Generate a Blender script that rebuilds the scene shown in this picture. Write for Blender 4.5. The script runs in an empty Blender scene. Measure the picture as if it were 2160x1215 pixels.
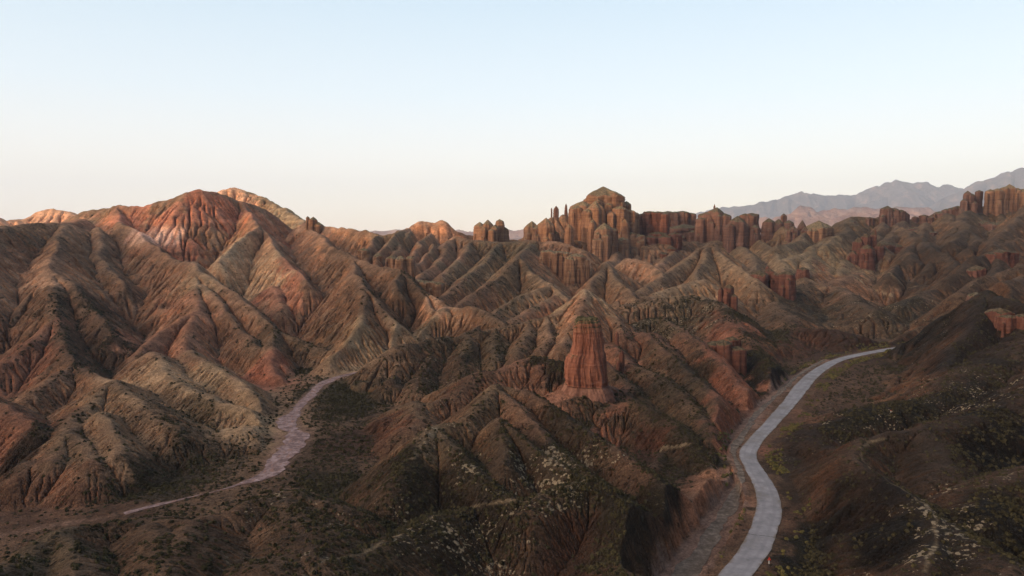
import bpy, math, random, time
import numpy as np
T0 = time.time()
C = bpy.context.scene
# ------------------------------------------------------------------ camera
F_PX, PITCH, CAM_Z = 1542.0, math.radians(4.3), 60.0
cam_d = bpy.data.cameras.new("camera"); cam = bpy.data.objects.new("camera", cam_d)
C.collection.objects.link(cam); C.camera = cam
cam_d.sensor_width = 36.0; cam_d.lens = 36.0 * F_PX / 2160.0
cam_d.clip_start = 0.5; cam_d.clip_end = 60000
cam.location = (0, 0, CAM_Z); cam.rotation_euler = (math.radians(90) - PITCH, 0, 0)
# ------------------------------------------------------------------ world, sun, exposure
SUN_EL, SUN_AZ = 5.0, 225.0          # sun just above the hills behind the camera (azimuth clockwise from +Y)
W = bpy.data.worlds.new("World"); C.world = W; W.use_nodes = True
nt = W.node_tree; N = nt.nodes; L = nt.links
for n in list(N): N.remove(n)
def nd(tree, t, **kw):
    n = tree.nodes.new(t)
    for k, v in kw.items():
        if k == 'inp':
            for a, b in v.items(): n.inputs[a].default_value = b
        else: setattr(n, k, v)
    return n
def math_n(tree, op, a, b=None, clamp=False):
    n = tree.nodes.new('ShaderNodeMath'); n.operation = op; n.use_clamp = clamp
    for i, v in enumerate((a, b)):
        if v is None: continue
        if isinstance(v, (int, float)): n.inputs[i].default_value = v
        else: tree.links.new(v, n.inputs[i])
    return n.outputs[0]
def mix_n(tree, fac, a, b, mode='MIX'):
    n = tree.nodes.new('ShaderNodeMix'); n.data_type = 'RGBA'; n.blend_type = mode; n.clamp_factor = True
    for s, v in ((0, fac), (6, a), (7, b)):
        if isinstance(v, (int, float)): n.inputs[s].default_value = v
        elif isinstance(v, tuple): n.inputs[s].default_value = v if len(v) == 4 else v + (1,)
        else: tree.links.new(v, n.inputs[s])
    return n.outputs[2]
def ramp_n(tree, fac, stops):
    n = tree.nodes.new('ShaderNodeValToRGB'); tree.links.new(fac, n.inputs[0])
    cr = n.color_ramp
    while len(cr.elements) < len(stops): cr.elements.new(0.5)
    for e, (p, c) in zip(cr.elements, stops):
        e.position = p; e.color = (c if len(c) == 4 else tuple(c) + (1,))
    return n.outputs[0]
def lin(*rgb):
    return tuple((c/255/12.92 if c/255 <= .04045 else ((c/255+.055)/1.055)**2.4) for c in rgb)
tc = nd(nt, 'ShaderNodeTexCoord')
sp = nd(nt, 'ShaderNodeSeparateXYZ'); L.new(tc.outputs['Generated'], sp.inputs[0])
el = math_n(nt, 'MULTIPLY', math_n(nt, 'ARCSINE', sp.outputs[2]), 180/math.pi/90)   # elevation / 90 deg
sky_grad = ramp_n(nt, el, [(0.0, lin(255, 238, 218)), (.022, lin(255, 243, 228)), (.06, lin(248, 243, 236)), (.115, lin(227, 236, 241)),
                           (.19, lin(204, 222, 234)), (.27, lin(184, 207, 224)), (.5, lin(122, 158, 190)), (1, lin(78, 112, 158))])
nish = nd(nt, 'ShaderNodeTexSky', sky_type='NISHITA', sun_disc=False, sun_elevation=math.radians(SUN_EL),
          sun_rotation=math.radians(SUN_AZ), altitude=1800, air_density=1.0, dust_density=1.0)
bg1 = nd(nt, 'ShaderNodeBackground'); L.new(nish.outputs[0], bg1.inputs[0]); bg1.inputs[1].default_value = 0.05
# the afterglow on the sunset side of the sky (behind the camera)
sa = math.radians(SUN_AZ + 20); se = math.radians(29)
dp = nd(nt, 'ShaderNodeVectorMath', operation='DOT_PRODUCT'); L.new(tc.outputs['Generated'], dp.inputs[0])
dp.inputs[1].default_value = (math.sin(sa)*math.cos(se), math.cos(sa)*math.cos(se), math.sin(se))
glow = math_n(nt, 'POWER', math_n(nt, 'MAXIMUM', dp.outputs['Value'], 0.0), 12.0)
GLOW = 11.0
gl = mix_n(nt, 1.0, sky_grad, mix_n(nt, glow, (0, 0, 0), (1.0*GLOW, .76*GLOW, .54*GLOW)), 'ADD')
bg2 = nd(nt, 'ShaderNodeBackground'); L.new(gl, bg2.inputs[0]); bg2.inputs[1].default_value = 1.09
ad = nd(nt, 'ShaderNodeAddShader'); L.new(bg1.outputs[0], ad.inputs[0]); L.new(bg2.outputs[0], ad.inputs[1])
wo = nd(nt, 'ShaderNodeOutputWorld'); L.new(ad.outputs[0], wo.inputs[0])
sun_d = bpy.data.lights.new("sun", 'SUN'); sun = bpy.data.objects.new("sun", sun_d); C.collection.objects.link(sun)
sun_d.energy = 5.0; sun_d.angle = math.radians(0.8); sun_d.color = (1.0, .62, .30)
sun.rotation_euler = (math.radians(90 - SUN_EL), 0, math.radians(180 - SUN_AZ))
C.view_settings.view_transform = 'Standard'; C.view_settings.look = 'None'
C.view_settings.exposure = 0.0; C.view_settings.gamma = 1.0; C.view_settings.use_curve_mapping = False
C.cycles.use_denoising = True; C.cycles.denoising_input_passes = 'RGB_ALBEDO_NORMAL'; C.cycles.denoising_prefilter = 'ACCURATE'
C.cycles.max_bounces = 4; C.cycles.diffuse_bounces = 2; C.cycles.volume_bounces = 0
# ------------------------------------------------------------------ pixel + distance -> world
cp, sp_ = math.cos(PITCH), math.sin(PITCH)
def ray(px, py):
    a = (px - 1080) / F_PX; b = (607.5 - py) / F_PX
    ry = cp + b*sp_; rz = -sp_ + b*cp
    return a/ry, rz/ry                      # x per Y, z per Y
def P(px, py, Y):
    a, s = ray(px, py)
    return (a*Y, Y, CAM_Z + s*Y)
# ------------------------------------------------------------------ noise
rng = np.random.default_rng(11)
TAB = rng.random((256, 256)).astype(np.float32)
def vnoise(x, y, seed=0):
    x = x + seed*37.13; y = y + seed*91.7
    xi = np.floor(x).astype(np.int64); yi = np.floor(y).astype(np.int64)
    fx = (x - xi).astype(np.float32); fy = (y - yi).astype(np.float32)
    fx = fx*fx*fx*(fx*(fx*6-15)+10); fy = fy*fy*fy*(fy*(fy*6-15)+10)
    a = TAB[xi & 255, yi & 255]; b = TAB[(xi+1) & 255, yi & 255]
    c = TAB[xi & 255, (yi+1) & 255]; d = TAB[(xi+1) & 255, (yi+1) & 255]
    return (a + (b-a)*fx + (c-a)*fy + (a-b-c+d)*fx*fy)*2 - 1
def fbm(x, y, o=4, seed=0, g=.5):
    s = 0; a = 1; t = 0
    ca, sa2 = .8, .6
    for i in range(o):
        s = s + a*vnoise(x, y, seed+i*3); t += a
        x, y = (ca*x - sa2*y)*2.03, (sa2*x + ca*y)*2.03; a *= g
    return s/t
# ------------------------------------------------------------------ ridge lines (pixel of the photo, pixel, distance in m), slope, crest rounding
R = [
 # far left skyline
 ([(150,462,640),(195,440,620),(240,433,600),(290,436,590),(355,421,585),(395,405,585),(420,399,590),(440,405,596),(457,410,604),(500,425,620),(560,440,640)], .85, 2),
 ([(455,410,765),(475,401,770),(497,396,775),(530,409,765),(570,428,745),(600,440,720),(630,462,690),(650,475,650)], .75, 3),
 ([(-60,450,900),(0,460,900),(20,468,900),(60,456,930),(85,446,930),(110,441,930),(138,444,920),(165,460,900),(240,470,880)], .55, 5),
 ([(240,436,600),(262,472,540),(320,515,490),(370,550,450)], .75, 2),
 ([(500,425,620),(530,450,580),(545,475,540),(575,520,490),(605,550,455),(650,597,418)], .9, 2),
 ([(545,475,530),(500,500,500),(470,535,470),(455,555,455)], 1.1, 2),
 ([(-60,490,420),(0,480,440),(60,470,470),(125,474,500),(165,462,600)], .6, 6),
 ([(125,474,490),(118,520,430),(118,572,390),(118,620,355),(120,672,330),(135,705,312),(148,765,283),(200,795,265),(245,805,250),(300,840,236),(350,880,222)], .72, 2),
 ([(118,572,390),(50,640,360),(0,690,340),(-60,740,320)], .7, 2), ([(120,672,330),(60,720,305),(0,770,288)], .7, 2),
 ([(118,572,388),(190,640,355),(245,700,325)], .75, 2), ([(0,480,440),(-30,560,380),(-60,640,340)], .7, 3),
 ([(200,480,520),(215,540,460),(250,600,410)], .8, 2),
 # central-left pyramid
 ([(372,548,445),(410,557,412),(425,575,400),(415,620,375),(405,655,352),(400,700,330),(395,740,310)], .85, 2),
 ([(425,572,400),(480,610,382),(540,660,358),(600,705,338),(680,740,322),(770,768,305)], .8, 2),
 ([(405,652,352),(350,692,333),(300,735,312),(272,768,298)], .85, 2),
 ([(430,600,385),(500,690,345),(555,740,318),(590,775,300)], .8, 2),
 ([(400,742,288),(440,770,270),(500,800,256),(555,845,234),(582,878,223)], .7, 3),
 ([(330,745,279),(345,780,260),(400,818,242),(470,850,228),(550,875,221)], .6, 3),
 ([(575,605,430),(592,640,402)], .8, 3),
 ([(580,690,345),(560,760,300),(588,800,280)], .9, 3),
 # ridge from the notch rightwards
 ([(640,476,610),(660,474,605),(690,479,600),(720,481,585),(745,483,570),(770,488,550),(800,497,535),(835,494,540),(862,482,600)], .9, 2),
 ([(655,482,600),(670,500,540),(700,515,500),(745,545,455),(800,560,430),(850,570,412),(890,610,388),(940,640,368),(975,655,352)], .85, 2),
 ([(745,548,450),(755,580,405),(768,602,375),(790,640,350),(830,680,335),(872,697,322)], .95, 1.5),
 ([(768,604,374),(762,660,335),(735,720,308),(700,745,300)], .8, 2),
 ([(850,572,410),(835,595,385),(838,610,378)], 1.1, 2),
 ([(890,610,388),(905,640,365),(915,655,358)], 1.3, 2),
 ([(985,648,352),(1010,650,350),(1040,668,338),(1062,688,324)], .7, 3),
 ([(940,642,366),(930,670,340),(905,700,322)], .7, 3), ([(985,650,350),(985,690,325),(960,715,312)], .7, 3),
 ([(900,690,309),(870,705,302),(835,728,288)], .5, 4),
 # dome-topped ridge
 ([(862,481,600),(870,474,602),(884,467,604),(900,466,606),(912,470,606),(925,466,604),(938,470,600),(948,480,600),(956,489,600),(1000,497,610),(1080,505,620)], 1.5, 4),
 ([(800,497,530),(780,520,495),(765,542,470)], 1.3, 2), ([(838,494,535),(805,530,490),(790,550,470)], 1.4, 2),
 ([(870,488,570),(835,525,510),(820,555,470)], 1.4, 2), ([(912,492,570),(875,525,510),(852,560,465)], 1.4, 2),
 ([(918,515,530),(900,525,510),(872,560,465)], 1.6, 2),
 ([(960,500,560),(925,540,500),(895,575,460),(880,590,440)], 1.0, 3),
 ([(960,500,560),(1010,508,548),(1060,512,540),(1110,510,530),(1180,512,520),(1230,530,505)], .8, 5),
 ([(1060,512,540),(1010,560,475),(960,600,430),(925,625,405)], .7, 2), ([(1000,508,548),(960,550,490),(930,580,455)], .9, 2),
 ([(1130,515,520),(1095,541,455),(1050,585,422),(1000,620,395),(955,650,368)], .75, 2), ([(1095,541,455),(1120,565,440),(1140,580,430)], .8, 2),
 ([(1140,575,430),(1160,600,412),(1100,622,395),(1050,652,375),(1015,678,352)], .7, 2), ([(1160,600,412),(1190,625,395),(1212,645,382)], .7, 2),
 ([(1170,625,390),(1120,650,372),(1070,675,350)], .7, 2),
 ([(1278,552,490),(1300,590,455),(1335,622,430)], .9, 2), ([(1278,552,490),(1255,585,460),(1245,600,448)], .8, 2),
 ([(1330,545,530),(1360,552,520),(1392,578,492)], .8, 4),
 ([(1497,514,545),(1482,560,492),(1470,600,452)], .8, 1.5), ([(1497,514,545),(1560,560,495),(1605,592,462)], .75, 2),
 ([(1497,514,545),(1430,560,505),(1370,600,462),(1310,635,430)], .7, 2),
 ([(1490,590,452),(1450,598,445),(1400,612,430),(1350,632,412)], .55, 3),
 ([(1000,512,610),(1110,505,630),(1200,508,640),(1300,518,640),(1400,512,640),(1500,510,680),(1600,505,700),(1740,505,700),(1800,490,710)], .6, 10),
 ([(1095,505,650),(1120,492,655),(1150,474,662),(1170,462,672),(1205,456,684),(1270,450,690)], 1.3, 2),
 ([(1300,520,640),(1290,545,580),(1275,560,520)], .8, 3), ([(1420,520,640),(1410,545,580),(1395,560,540)], .9, 3),
 # T ridge with the banded pyramid behind the pillar
 ([(820,805,262),(850,780,276),(880,757,290),(930,716,310),(990,705,310),(1040,690,315),(1100,680,318),(1160,665,322),(1195,645,328),(1215,620,333),(1231,605,336),(1260,640,330),(1310,680,318),(1322,708,305)], .75, 2.5),
 ([(1231,605,336),(1225,650,315),(1215,680,300)], .8, 3),
 ([(990,705,310),(985,745,288),(972,790,266)], .7, 3), ([(1040,690,315),(1052,740,290),(1050,755,283)], .8, 3),
 ([(1110,682,317),(1100,725,292),(1090,755,280)], .9, 3), ([(1150,672,320),(1155,715,296),(1140,742,285)], .9, 3), ([(1200,690,305),(1190,730,282)], .9, 3),
 ([(930,716,310),(905,765,282),(880,815,258)], .6, 3),
 ([(910,855,224),(960,828,231),(1010,785,246),(1060,772,251),(1120,755,256),(1170,760,252)], .5, 3),
 ([(870,850,226),(900,880,212),(880,900,205)], .5, 4),
 # green shoulders above the road
 ([(1330,642,402),(1400,628,405),(1480,622,405),(1530,650,378),(1560,690,348),(1588,740,320),(1600,790,296)], .62, 8),
 ([(1370,670,350),(1400,668,350),(1440,700,328),(1500,740,302),(1535,790,280),(1565,838,256)], .75, 4),
 ([(1280,690,325),(1330,690,322),(1365,705,310),(1405,735,292),(1440,770,275),(1480,812,258),(1525,870,232)], .75, 4),
 ([(1290,725,290),(1340,765,270),(1395,800,256),(1450,830,246),(1492,885,226)], .8, 4),
 ([(1275,760,270),(1310,800,252),(1340,830,240)], .8, 3),
 ([(1270,860,223),(1330,848,224),(1370,868,217),(1420,895,207),(1472,950,190)], .7, 4),
 ([(1240,890,226),(1290,876,224),(1345,905,212),(1390,940,202),(1430,965,192),(1500,1000,180),(1530,1030,172)], .75, 3),
 ([(1445,940,200),(1392,950,196),(1375,985,184)], .7, 2),
 ([(1375,700,315),(1420,740,290),(1380,760,280)], .6, 3),
 ([(1400,735,280),(1440,770,262),(1480,812,240),(1510,850,222),(1522,882,209)], .95, 5),
 ([(1440,700,310),(1500,740,285),(1545,790,262),(1577,820,247)], .95, 5), ([(1588,740,310),(1618,762,290),(1638,787,271)], .9, 5),
 ([(1395,800,245),(1440,835,230),(1480,880,212),(1502,922,198)], .95, 5), ([(1340,848,226),(1370,868,218),(1420,900,205),(1462,945,190),(1492,990,178)], .9, 5),
 ([(1300,1045,147),(1380,1060,148),(1450,1080,147),(1500,1060,152)], .7, 4), ([(1430,1150,128),(1480,1090,141),(1520,1040,156)], .8, 4),
 # pillar plinth
 ([(1185,826,234),(1236,810,240),(1295,826,240)], .42, 12),
 ([(1555,1010,159),(1520,1060,148),(1470,1140,128),(1420,1215,114)], .42, 4),
 # foreground hills, middle
 ([(1050,810,190),(1092,850,180),(1142,905,168),(1180,950,158),(1212,985,150),(1250,1010,142)], 0.9, 2),
 ([(1050,810,192),(1110,826,188),(1180,870,178),(1240,910,169),(1330,970,157),(1400,1020,148),(1455,1070,139),(1490,1125,129)], 0.85, 3),
 ([(1062,884,167),(1100,912,161),(1150,960,152),(1200,1000,144),(1240,1012,140)], 0.95, 1.5), ([(1062,884,167),(1070,930,156),(1065,975,147)], 0.95, 2),
 ([(926,900,167),(962,940,158),(1000,985,147),(1050,1040,137),(1100,1058,133),(1160,1036,137),(1240,1010,141),(1300,1045,135),(1350,1095,126),(1415,1150,116),(1450,1200,109)], 0.75, 2.5),
 ([(1100,1058,143),(1000,1065,138),(900,1100,129),(780,1155,116),(640,1215,104),(480,1290,92)], .5, 4),
 ([(926,900,167),(880,950,154),(825,1025,139)], 0.85, 3), ([(926,900,167),(985,895,170),(1050,812,189)], 0.85, 3),
 ([(1250,1060,140),(1300,1120,128),(1330,1180,118),(1340,1240,108)], .5, 5),
 # foreground hills, left
 ([(-80,1235,86),(30,1172,102),(115,1128,112),(200,1110,118),(300,1094,121),(400,1100,119),(500,1068,127),(590,1046,132),(660,1050,131),(720,1075,127)], .6, 3),
 ([(115,1128,112),(150,1180,100),(150,1260,88)], .6, 2), ([(300,1094,121),(330,1150,107),(340,1215,95)], .5, 3),
 ([(400,1100,119),(370,1150,107),(350,1215,96)], .5, 3), ([(590,1046,132),(640,1110,118),(650,1180,106)], .45, 4), ([(640,1160,110),(560,1190,102)], .4, 4),
 # humps on the left above the fan
 ([(245,805,233),(190,850,216),(160,872,207),(135,925,184),(105,975,171)], .75, 5), ([(245,805,233),(320,860,209),(362,900,196)], .6, 4),
 ([(215,870,203),(240,925,182),(252,960,173)], .8, 4), ([(150,918,186),(175,950,177),(190,985,167)], .8, 5), ([(60,975,173),(50,1000,167)], .8, 4),
 ([(-60,820,223),(0,848,213),(50,878,201),(90,910,192)], .7, 3), ([(148,765,283),(100,800,262),(60,830,250)], .7, 3),
 ([(220,1005,176),(300,975,183),(400,930,196),(500,905,205)], .25, 4),
 # far right skyline and its spurs
 ([(1740,490,740),(1775,466,740),(1800,457,740),(1840,460,740),(1862,456,740),(1900,460,740),(1940,463,740),(1975,450,740),(2005,440,740),(2040,438,740),(2160,430,720),(2260,410,700)], .9, 4),
 ([(1800,457,740),(1780,490,660),(1745,520,600)], .8, 3), ([(1900,462,730),(1880,490,660),(1870,520,600)], .9, 3),
 ([(1900,480,660),(1945,505,600),(1990,540,545),(2035,580,495),(2060,602,460)], .8, 3), ([(2000,450,720),(2060,510,565),(2110,540,520),(2160,560,490)], .8, 3),
 ([(2160,435,640),(2120,480,565),(2085,520,520)], .9, 3), ([(1840,555,620),(1885,572,570),(1930,600,525),(1985,608,495)], .6, 4),
 ([(1760,500,660),(1725,525,612),(1660,548,560)], .6, 4), ([(1600,505,660),(1640,530,600),(1650,570,530)], .7, 3), ([(1720,520,620),(1700,560,545),(1690,590,505)], .6, 4),
 ([(1960,470,700),(1935,500,630),(1920,540,560)], .8, 3), ([(2040,445,700),(2030,480,620),(2000,510,570)], .8, 3),
 ([(1585,625,475),(1640,628,475),(1700,600,500),(1760,595,520),(1830,565,590)], .6, 8),
 ([(1560,640,440),(1530,650,410),(1540,690,370)], .9, 4),
 ([(1750,600,510),(1790,625,460),(1840,650,420)], .45, 6), ([(1650,630,460),(1660,680,390),(1660,730,340)], .35, 8), ([(1700,690,370),(1790,705,352),(1860,715,342)], .45, 6),
 ([(2160,500,560),(2100,520,520),(2050,545,490),(2000,590,468)], .85, 3), ([(2240,470,620),(2150,490,590),(2090,500,565),(2040,520,540)], .9, 3),
 ([(1860,470,700),(1842,500,650),(1852,540,600)], .9, 3), ([(1930,515,610),(1902,545,570),(1880,580,535)], .9, 3), ([(2200,545,430),(2120,572,420),(2060,590,408),(2020,615,395)], .8, 3),
 ([(1990,610,470),(1940,618,452),(1890,638,430)], .6, 4), ([(2010,480,640),(1990,520,590),(1960,560,540)], .9, 3), ([(2090,510,540),(2110,560,480),(2090,590,440)], .9, 3),
 ([(1700,480,700),(1690,510,640),(1640,520,600)], .8, 3), ([(1770,510,650),(1790,540,600),(1770,575,550)], .8, 3), ([(1560,520,620),(1590,545,570),(1580,580,510)], .8, 3),
 # right foreground
 ([(2300,600,280),(2160,640,300),(2110,628,312),(2072,612,330),(2035,645,335),(1990,688,336),(1940,715,335),(1880,737,328)], .75, 2),
 ([(2300,540,400),(2160,585,385),(2095,602,355),(2072,612,330)], .7, 3), ([(2072,612,330),(2060,690,290),(2012,738,272),(2004,785,252)], .8, 3),
 ([(2240,690,270),(2130,740,262),(2060,790,240),(1990,830,226),(1900,850,219),(1820,868,215),(1750,892,209),(1690,935,197)], .42, 10),
 ([(2160,700,285),(2110,740,265),(2090,800,240)], .7, 3),
 ([(1960,905,182),(1890,912,180),(1830,930,178),(1813,960,165),(1838,995,152),(1900,1030,142),(1952,1060,135),(1985,1100,125),(1975,1150,116),(1950,1215,105),(1900,1300,92)], .6, 2.5),
 ([(2300,760,225),(2160,830,202),(2080,880,188),(1960,905,182)], .5, 6), ([(1960,905,182),(1990,960,165),(2010,1010,152)], .5, 5),
 ([(2300,960,150),(2200,985,150),(2120,1020,142),(2090,1080,130)], .5, 5),
 ([(1700,935,196),(1760,945,188),(1800,955,178)], .5, 5), ([(1985,1100,125),(2080,1170,112),(2160,1230,100)], .5, 5),
]
# unseen hills behind and beside the camera; back ridge and right hill added for shade (world x, y, z)
RW = [
 ([(-2900,-640,252),(-1700,-610,255),(-1180,-600,264),(-500,-600,278),(400,-600,282),(950,-600,284)], .55, 12),
 ([(190,10,70),(230,120,72),(300,210,66)], .75, 6), ([(-260,-60,46),(-240,60,40),(-230,120,30)], .6, 6),
 ([(-120,-260,60),(60,-240,50),(250,-260,70)], .5, 8), ([(300,210,66),(420,330,72),(560,500,80)], .6, 6),
 ([(-420,200,60),(-500,330,75),(-620,500,90),(-560,700,95)], .6, 6), ([(700,620,90),(820,760,105)], .6, 8),
]
# ------------------------------------------------------------------ rock formations: (px, half width, top, base, distance, apex, options) per column
FORMS = []
def form(*a): FORMS.append(a)
T_ = 'rock_tower'
form('castle_butte', 'largest castle-like butte of clustered fluted sandstone towers under a peaked summit', 'rock butte', [
 (1272,42,413,500,668,393,{'part':'summit_block','flute':.10,'ecc':.8,'boxy':.72,'taper':.96,'rot':.12}),(1299,14,412,500,660,408,{'part':T_}),(1321,14,430,500,668,424,{'part':T_}),
 (1229,24,434,525,655,424,{'part':T_}),(1256,19,440,530,643,424,{'part':T_}),(1283,11,432,500,652,428,{'part':T_}),
 (1308,15,440,510,645,434,{'part':T_}),(1329,11,446,505,650,442,{'part':T_}),
 (1275,20,484,555,610,470,{'part':'front_tower'}),(1294,10,486,550,612,480,{'part':'front_tower'}),(1262,13,505,560,606,500,{'part':'front_tower'}),
 (1215,14,440,525,650,434,{'part':T_}),(1240,12,446,530,640,440,{'part':T_}),(1338,12,450,510,655,446,{'part':T_}),(1290,9,452,520,640,446,{'part':T_}),(1250,9,470,540,625,462,{'part':T_}),(1318,9,470,530,634,462,{'part':T_}),
 (1322,18,492,545,640,488,{'part':'rock_shelf','flute':.07}),(1345,18,497,540,640,494,{'part':'rock_shelf','flute':.07}),(1312,16,505,560,622,500,{'part':'rock_shelf'}),
], 'M_CASTLE')
form('rock_wall', 'dark red fluted rock wall joined to the castle butte on its right', 'rock wall', [
 (1345,9,455,520,672,450),(1358,9,452,520,672,447),(1371,10,447,515,670,444),(1387,11,448,515,668,444),(1402,7,452,515,664,446),
 (1388,13,492,545,650,486),(1405,14,500,560,642,492),(1424,10,494,535,640,488),(1372,12,500,545,645,494),(1415,10,525,560,628,518),(1398,9,535,565,622,528)], 'M_RED')
form('rock_wall', 'distant knobbly rock wall between the castle butte and the butte with one spire', 'rock wall', [
 (1408,9,448,500,735,443),(1424,12,449,505,735,444),(1440,12,447,505,735,443),(1457,8,451,500,735,447),(1443,22,480,520,715,468),(1462,14,486,520,710,478)], 'M_DARK')
form('butte', 'tan butte with two peaked caps left of the three spires', 'rock butte', [
 (1122,17,480,520,640,466),(1152,20,476,525,628,459),(1138,16,482,525,632,470),(1168,12,492,520,636,484)], 'M_CASTLE')
form('rock_pillar', 'slim pointed pillar standing at the left foot of the castle butte', 'rock pillar', [(1200,7.5,480,525,622,473)], 'M_CASTLE')
form('hoodoo', 'needle-thin spire, leftmost of three on the skyline left of the castle butte', 'rock spire', [(1163.5,1.6,441,458,668,438,{'flute':.05})], 'M_DARK')
form('hoodoo', 'stubby round-topped spire, middle of three on the skyline left of the castle butte', 'rock spire', [(1173,5,440,462,668,434)], 'M_DARK')
form('hoodoo', 'tapering spire closest to the castle butte, rightmost of three on the skyline', 'rock spire', [(1194,5.5,434,458,672,429,{'taper':.42})], 'M_DARK')
form('butte', 'isolated pale butte with a split top standing on the skyline left of the castle butte', 'rock butte', [
 (1012,12,476,520,600,468),(1029,13,473,522,598,463),(1054,10,467,520,602,462),(1044,9,480,520,594,474),(1037,7,486,522,588,482),(1064,8,483,520,606,478),(1020,9,484,522,590,478)], 'M_CASTLE')
form('butte', 'broad fluted butte with one thin spire on its cap right of the castle butte', 'rock butte', [
 (1494,22,452,520,700,446),(1512,20,448,522,695,437,{'ecc':.9}),(1478,10,462,520,692,458),(1530,16,455,522,690,450),(1507,3,436,450,698,430,{'part':'spire','taper':.6}),
 (1556,21,468,522,668,455),(1586,14,452,510,705,449),(1572,12,454,510,705,450),(1592,11,480,515,662,474),(1540,12,478,522,672,470)], 'M_DARK')
form('butte', 'low broken butte with a single upright block on its back', 'rock butte', [
 (1622,15,468,505,700,460),(1642,14,470,505,700,462),(1653,6,455,480,700,450,{'part':'block'}),(1664,12,470,505,698,464),(1674,13,486,512,680,476),(1692,12,478,510,690,464),(1698,8,486,512,676,478)], 'M_DARK')
form('butte', 'drum-shaped butte with a rounded dark cap and pale fluted walls', 'rock butte', [(1727,25,480,515,680,465,{'taper':.93,'flute':.07})], 'M_CASTLE')
form('butte', 'flat-topped stepped butte on the skyline below the far blue mountains', 'rock butte', [
 (1872,13,440,475,730,434),(1886,12,443,475,728,438),(1900,11,446,478,728,442),(1912,6,452,475,728,448),(1862,7,458,480,724,452)], 'M_DARK')
form('rock_outcrop', 'row of low broken crags on the skyline left of the twin-notched tower', 'crag', [
 (1948,6,455,475,735,451),(1962,5,458,475,733,454),(1982,9,448,470,736,444),(1996,7,443,470,735,438),(2008,8,440,468,734,436),(2020,8,437,465,733,432),(1930,5,458,475,738,455)], 'M_DARK')
form('rock_outcrop', 'small crags on the ridge between the squat red butte and the right-hand hills', 'crag', [(1780,7,474,492,706,470),(1794,8,468,490,715,462),(1834,7,460,478,736,456)], 'M_DARK')
form('rock_outcrop', 'brown cliff band across the hillside below the right-hand skyline', 'cliff', [(1925,9,482,510,690,478),(1944,11,486,515,680,480),(1962,9,490,520,672,486),(1905,8,486,508,694,482)], 'M_DARK')
form('rock_outcrop', 'broken cliffs under the long high butte at the right edge', 'cliff', [(2075,10,468,500,680,462),(2096,12,472,505,670,466),(2118,11,470,505,668,464),(2140,12,466,500,672,460)], 'M_DARK')
form('rock_tower', 'twin-notched tower left of the gap in the right-hand skyline', 'rock tower', [
 (2041,7,408,462,720,402),(2050,8,412,462,718,408),(2034,7,425,470,716,418),(2056,7,430,470,712,424),(2028,8,448,480,712,440)], 'M_DARK')
form('rock_pillar', 'narrow square pillar standing in the gap of the right-hand skyline', 'rock pillar', [(2065,6,404,455,722,401,{'boxy':.6,'taper':.9})], 'M_DARK')
form('butte', 'long high butte of close flutes at the right edge of the skyline', 'rock butte', [
 (2089,11,404,455,722,399),(2104,12,402,455,720,397),(2118,10,398,455,722,394),(2129,13,397,455,724,388),(2146,11,402,455,722,396),(2158,12,404,455,720,398),(2176,14,406,455,720,400)], 'M_CASTLE')
form('hoodoo', 'small twin-headed knob on the skyline right of the golden peak', 'rock knob', [(649,4,459,490,604,456),(661,10,463,505,600,457),(672,10,474,505,600,468)], 'M_CASTLE')
form('butte', 'dark red jagged butte with a thin spire in the middle distance at right', 'rock butte', [
 (1812,15,510,570,600,500),(1828,12,500,570,598,492),(1842,9,496,565,600,490),(1847,3,492,520,601,480,{'part':'spire','taper':.5}),(1800,12,535,575,596,528),(1830,16,525,572,588,515),(1866,20,515,555,612,508),(1890,16,520,555,612,514),(1856,10,520,565,596,512)], 'M_RED')
form('butte', 'squat flat-topped red butte above the green slope', 'rock butte', [
 (1604,19,578,635,478,570),(1622,13,572,632,480,566),(1619,5,566,590,482,560,{'part':'knob'}),(1636,10,580,635,474,574),(1660,20,578,635,472,570),(1648,12,582,635,476,576)], 'M_RED')
form('rock_pillar', 'short round red pillar just right of the squat red butte', 'rock pillar', [(1693,12,568,600,515,563)], 'M_RED')
form('rock_tower', 'red leaning tower on the cliff edge above the green slope', 'rock tower', [
 (1538,13,606,668,415,599),(1549,8,625,675,410,620),(1521,6,612,650,420,606),(1543,9,655,700,398,648)], 'M_RED')
form('rock_wall', 'fluted tan cliff wall below the castle butte, behind the banded pyramid hill', 'rock wall', [
 (1158,14,530,590,490,524),(1176,14,532,590,488,527),(1193,13,534,595,486,528),(1216,17,540,600,478,530),(1206,12,545,605,474,538),(1229,11,548,605,476,540),(1140,9,580,620,458,572)], 'M_CASTLE')
form('rock_wall', 'pale fluted bluffs at the ends of the spurs on the left of the domed hill', 'rock wall', [
 (768,9,528,552,474,520),(797,9,540,565,474,528),(826,10,545,575,464,534),(845,9,545,580,460,535),(864,9,545,585,462,536)], 'M_CASTLE')
form('rock_outcrop', 'blocky bluff ending the green-brown spur in the middle distance', 'rock outcrop', [
 (885,9,592,618,436,588,{'boxy':.5}),(898,9,594,622,432,590),(912,8,595,622,430,590),(925,8,597,622,426,592)], 'M_CASTLE')
form('rock_outcrop', 'red outcrop on the crest of the dark right-hand ridge', 'rock outcrop', [
 (2108,16,655,700,300,645),(2125,12,668,705,292,660),(2142,15,672,720,296,664),(2160,14,665,720,290,658)], 'M_RED')
form('rock_outcrop', 'dark knob on the ridge crest above the right-hand valley', 'rock outcrop', [(2060,14,622,650,332,612),(2080,14,625,655,330,616)], 'M_DARK')
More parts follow.
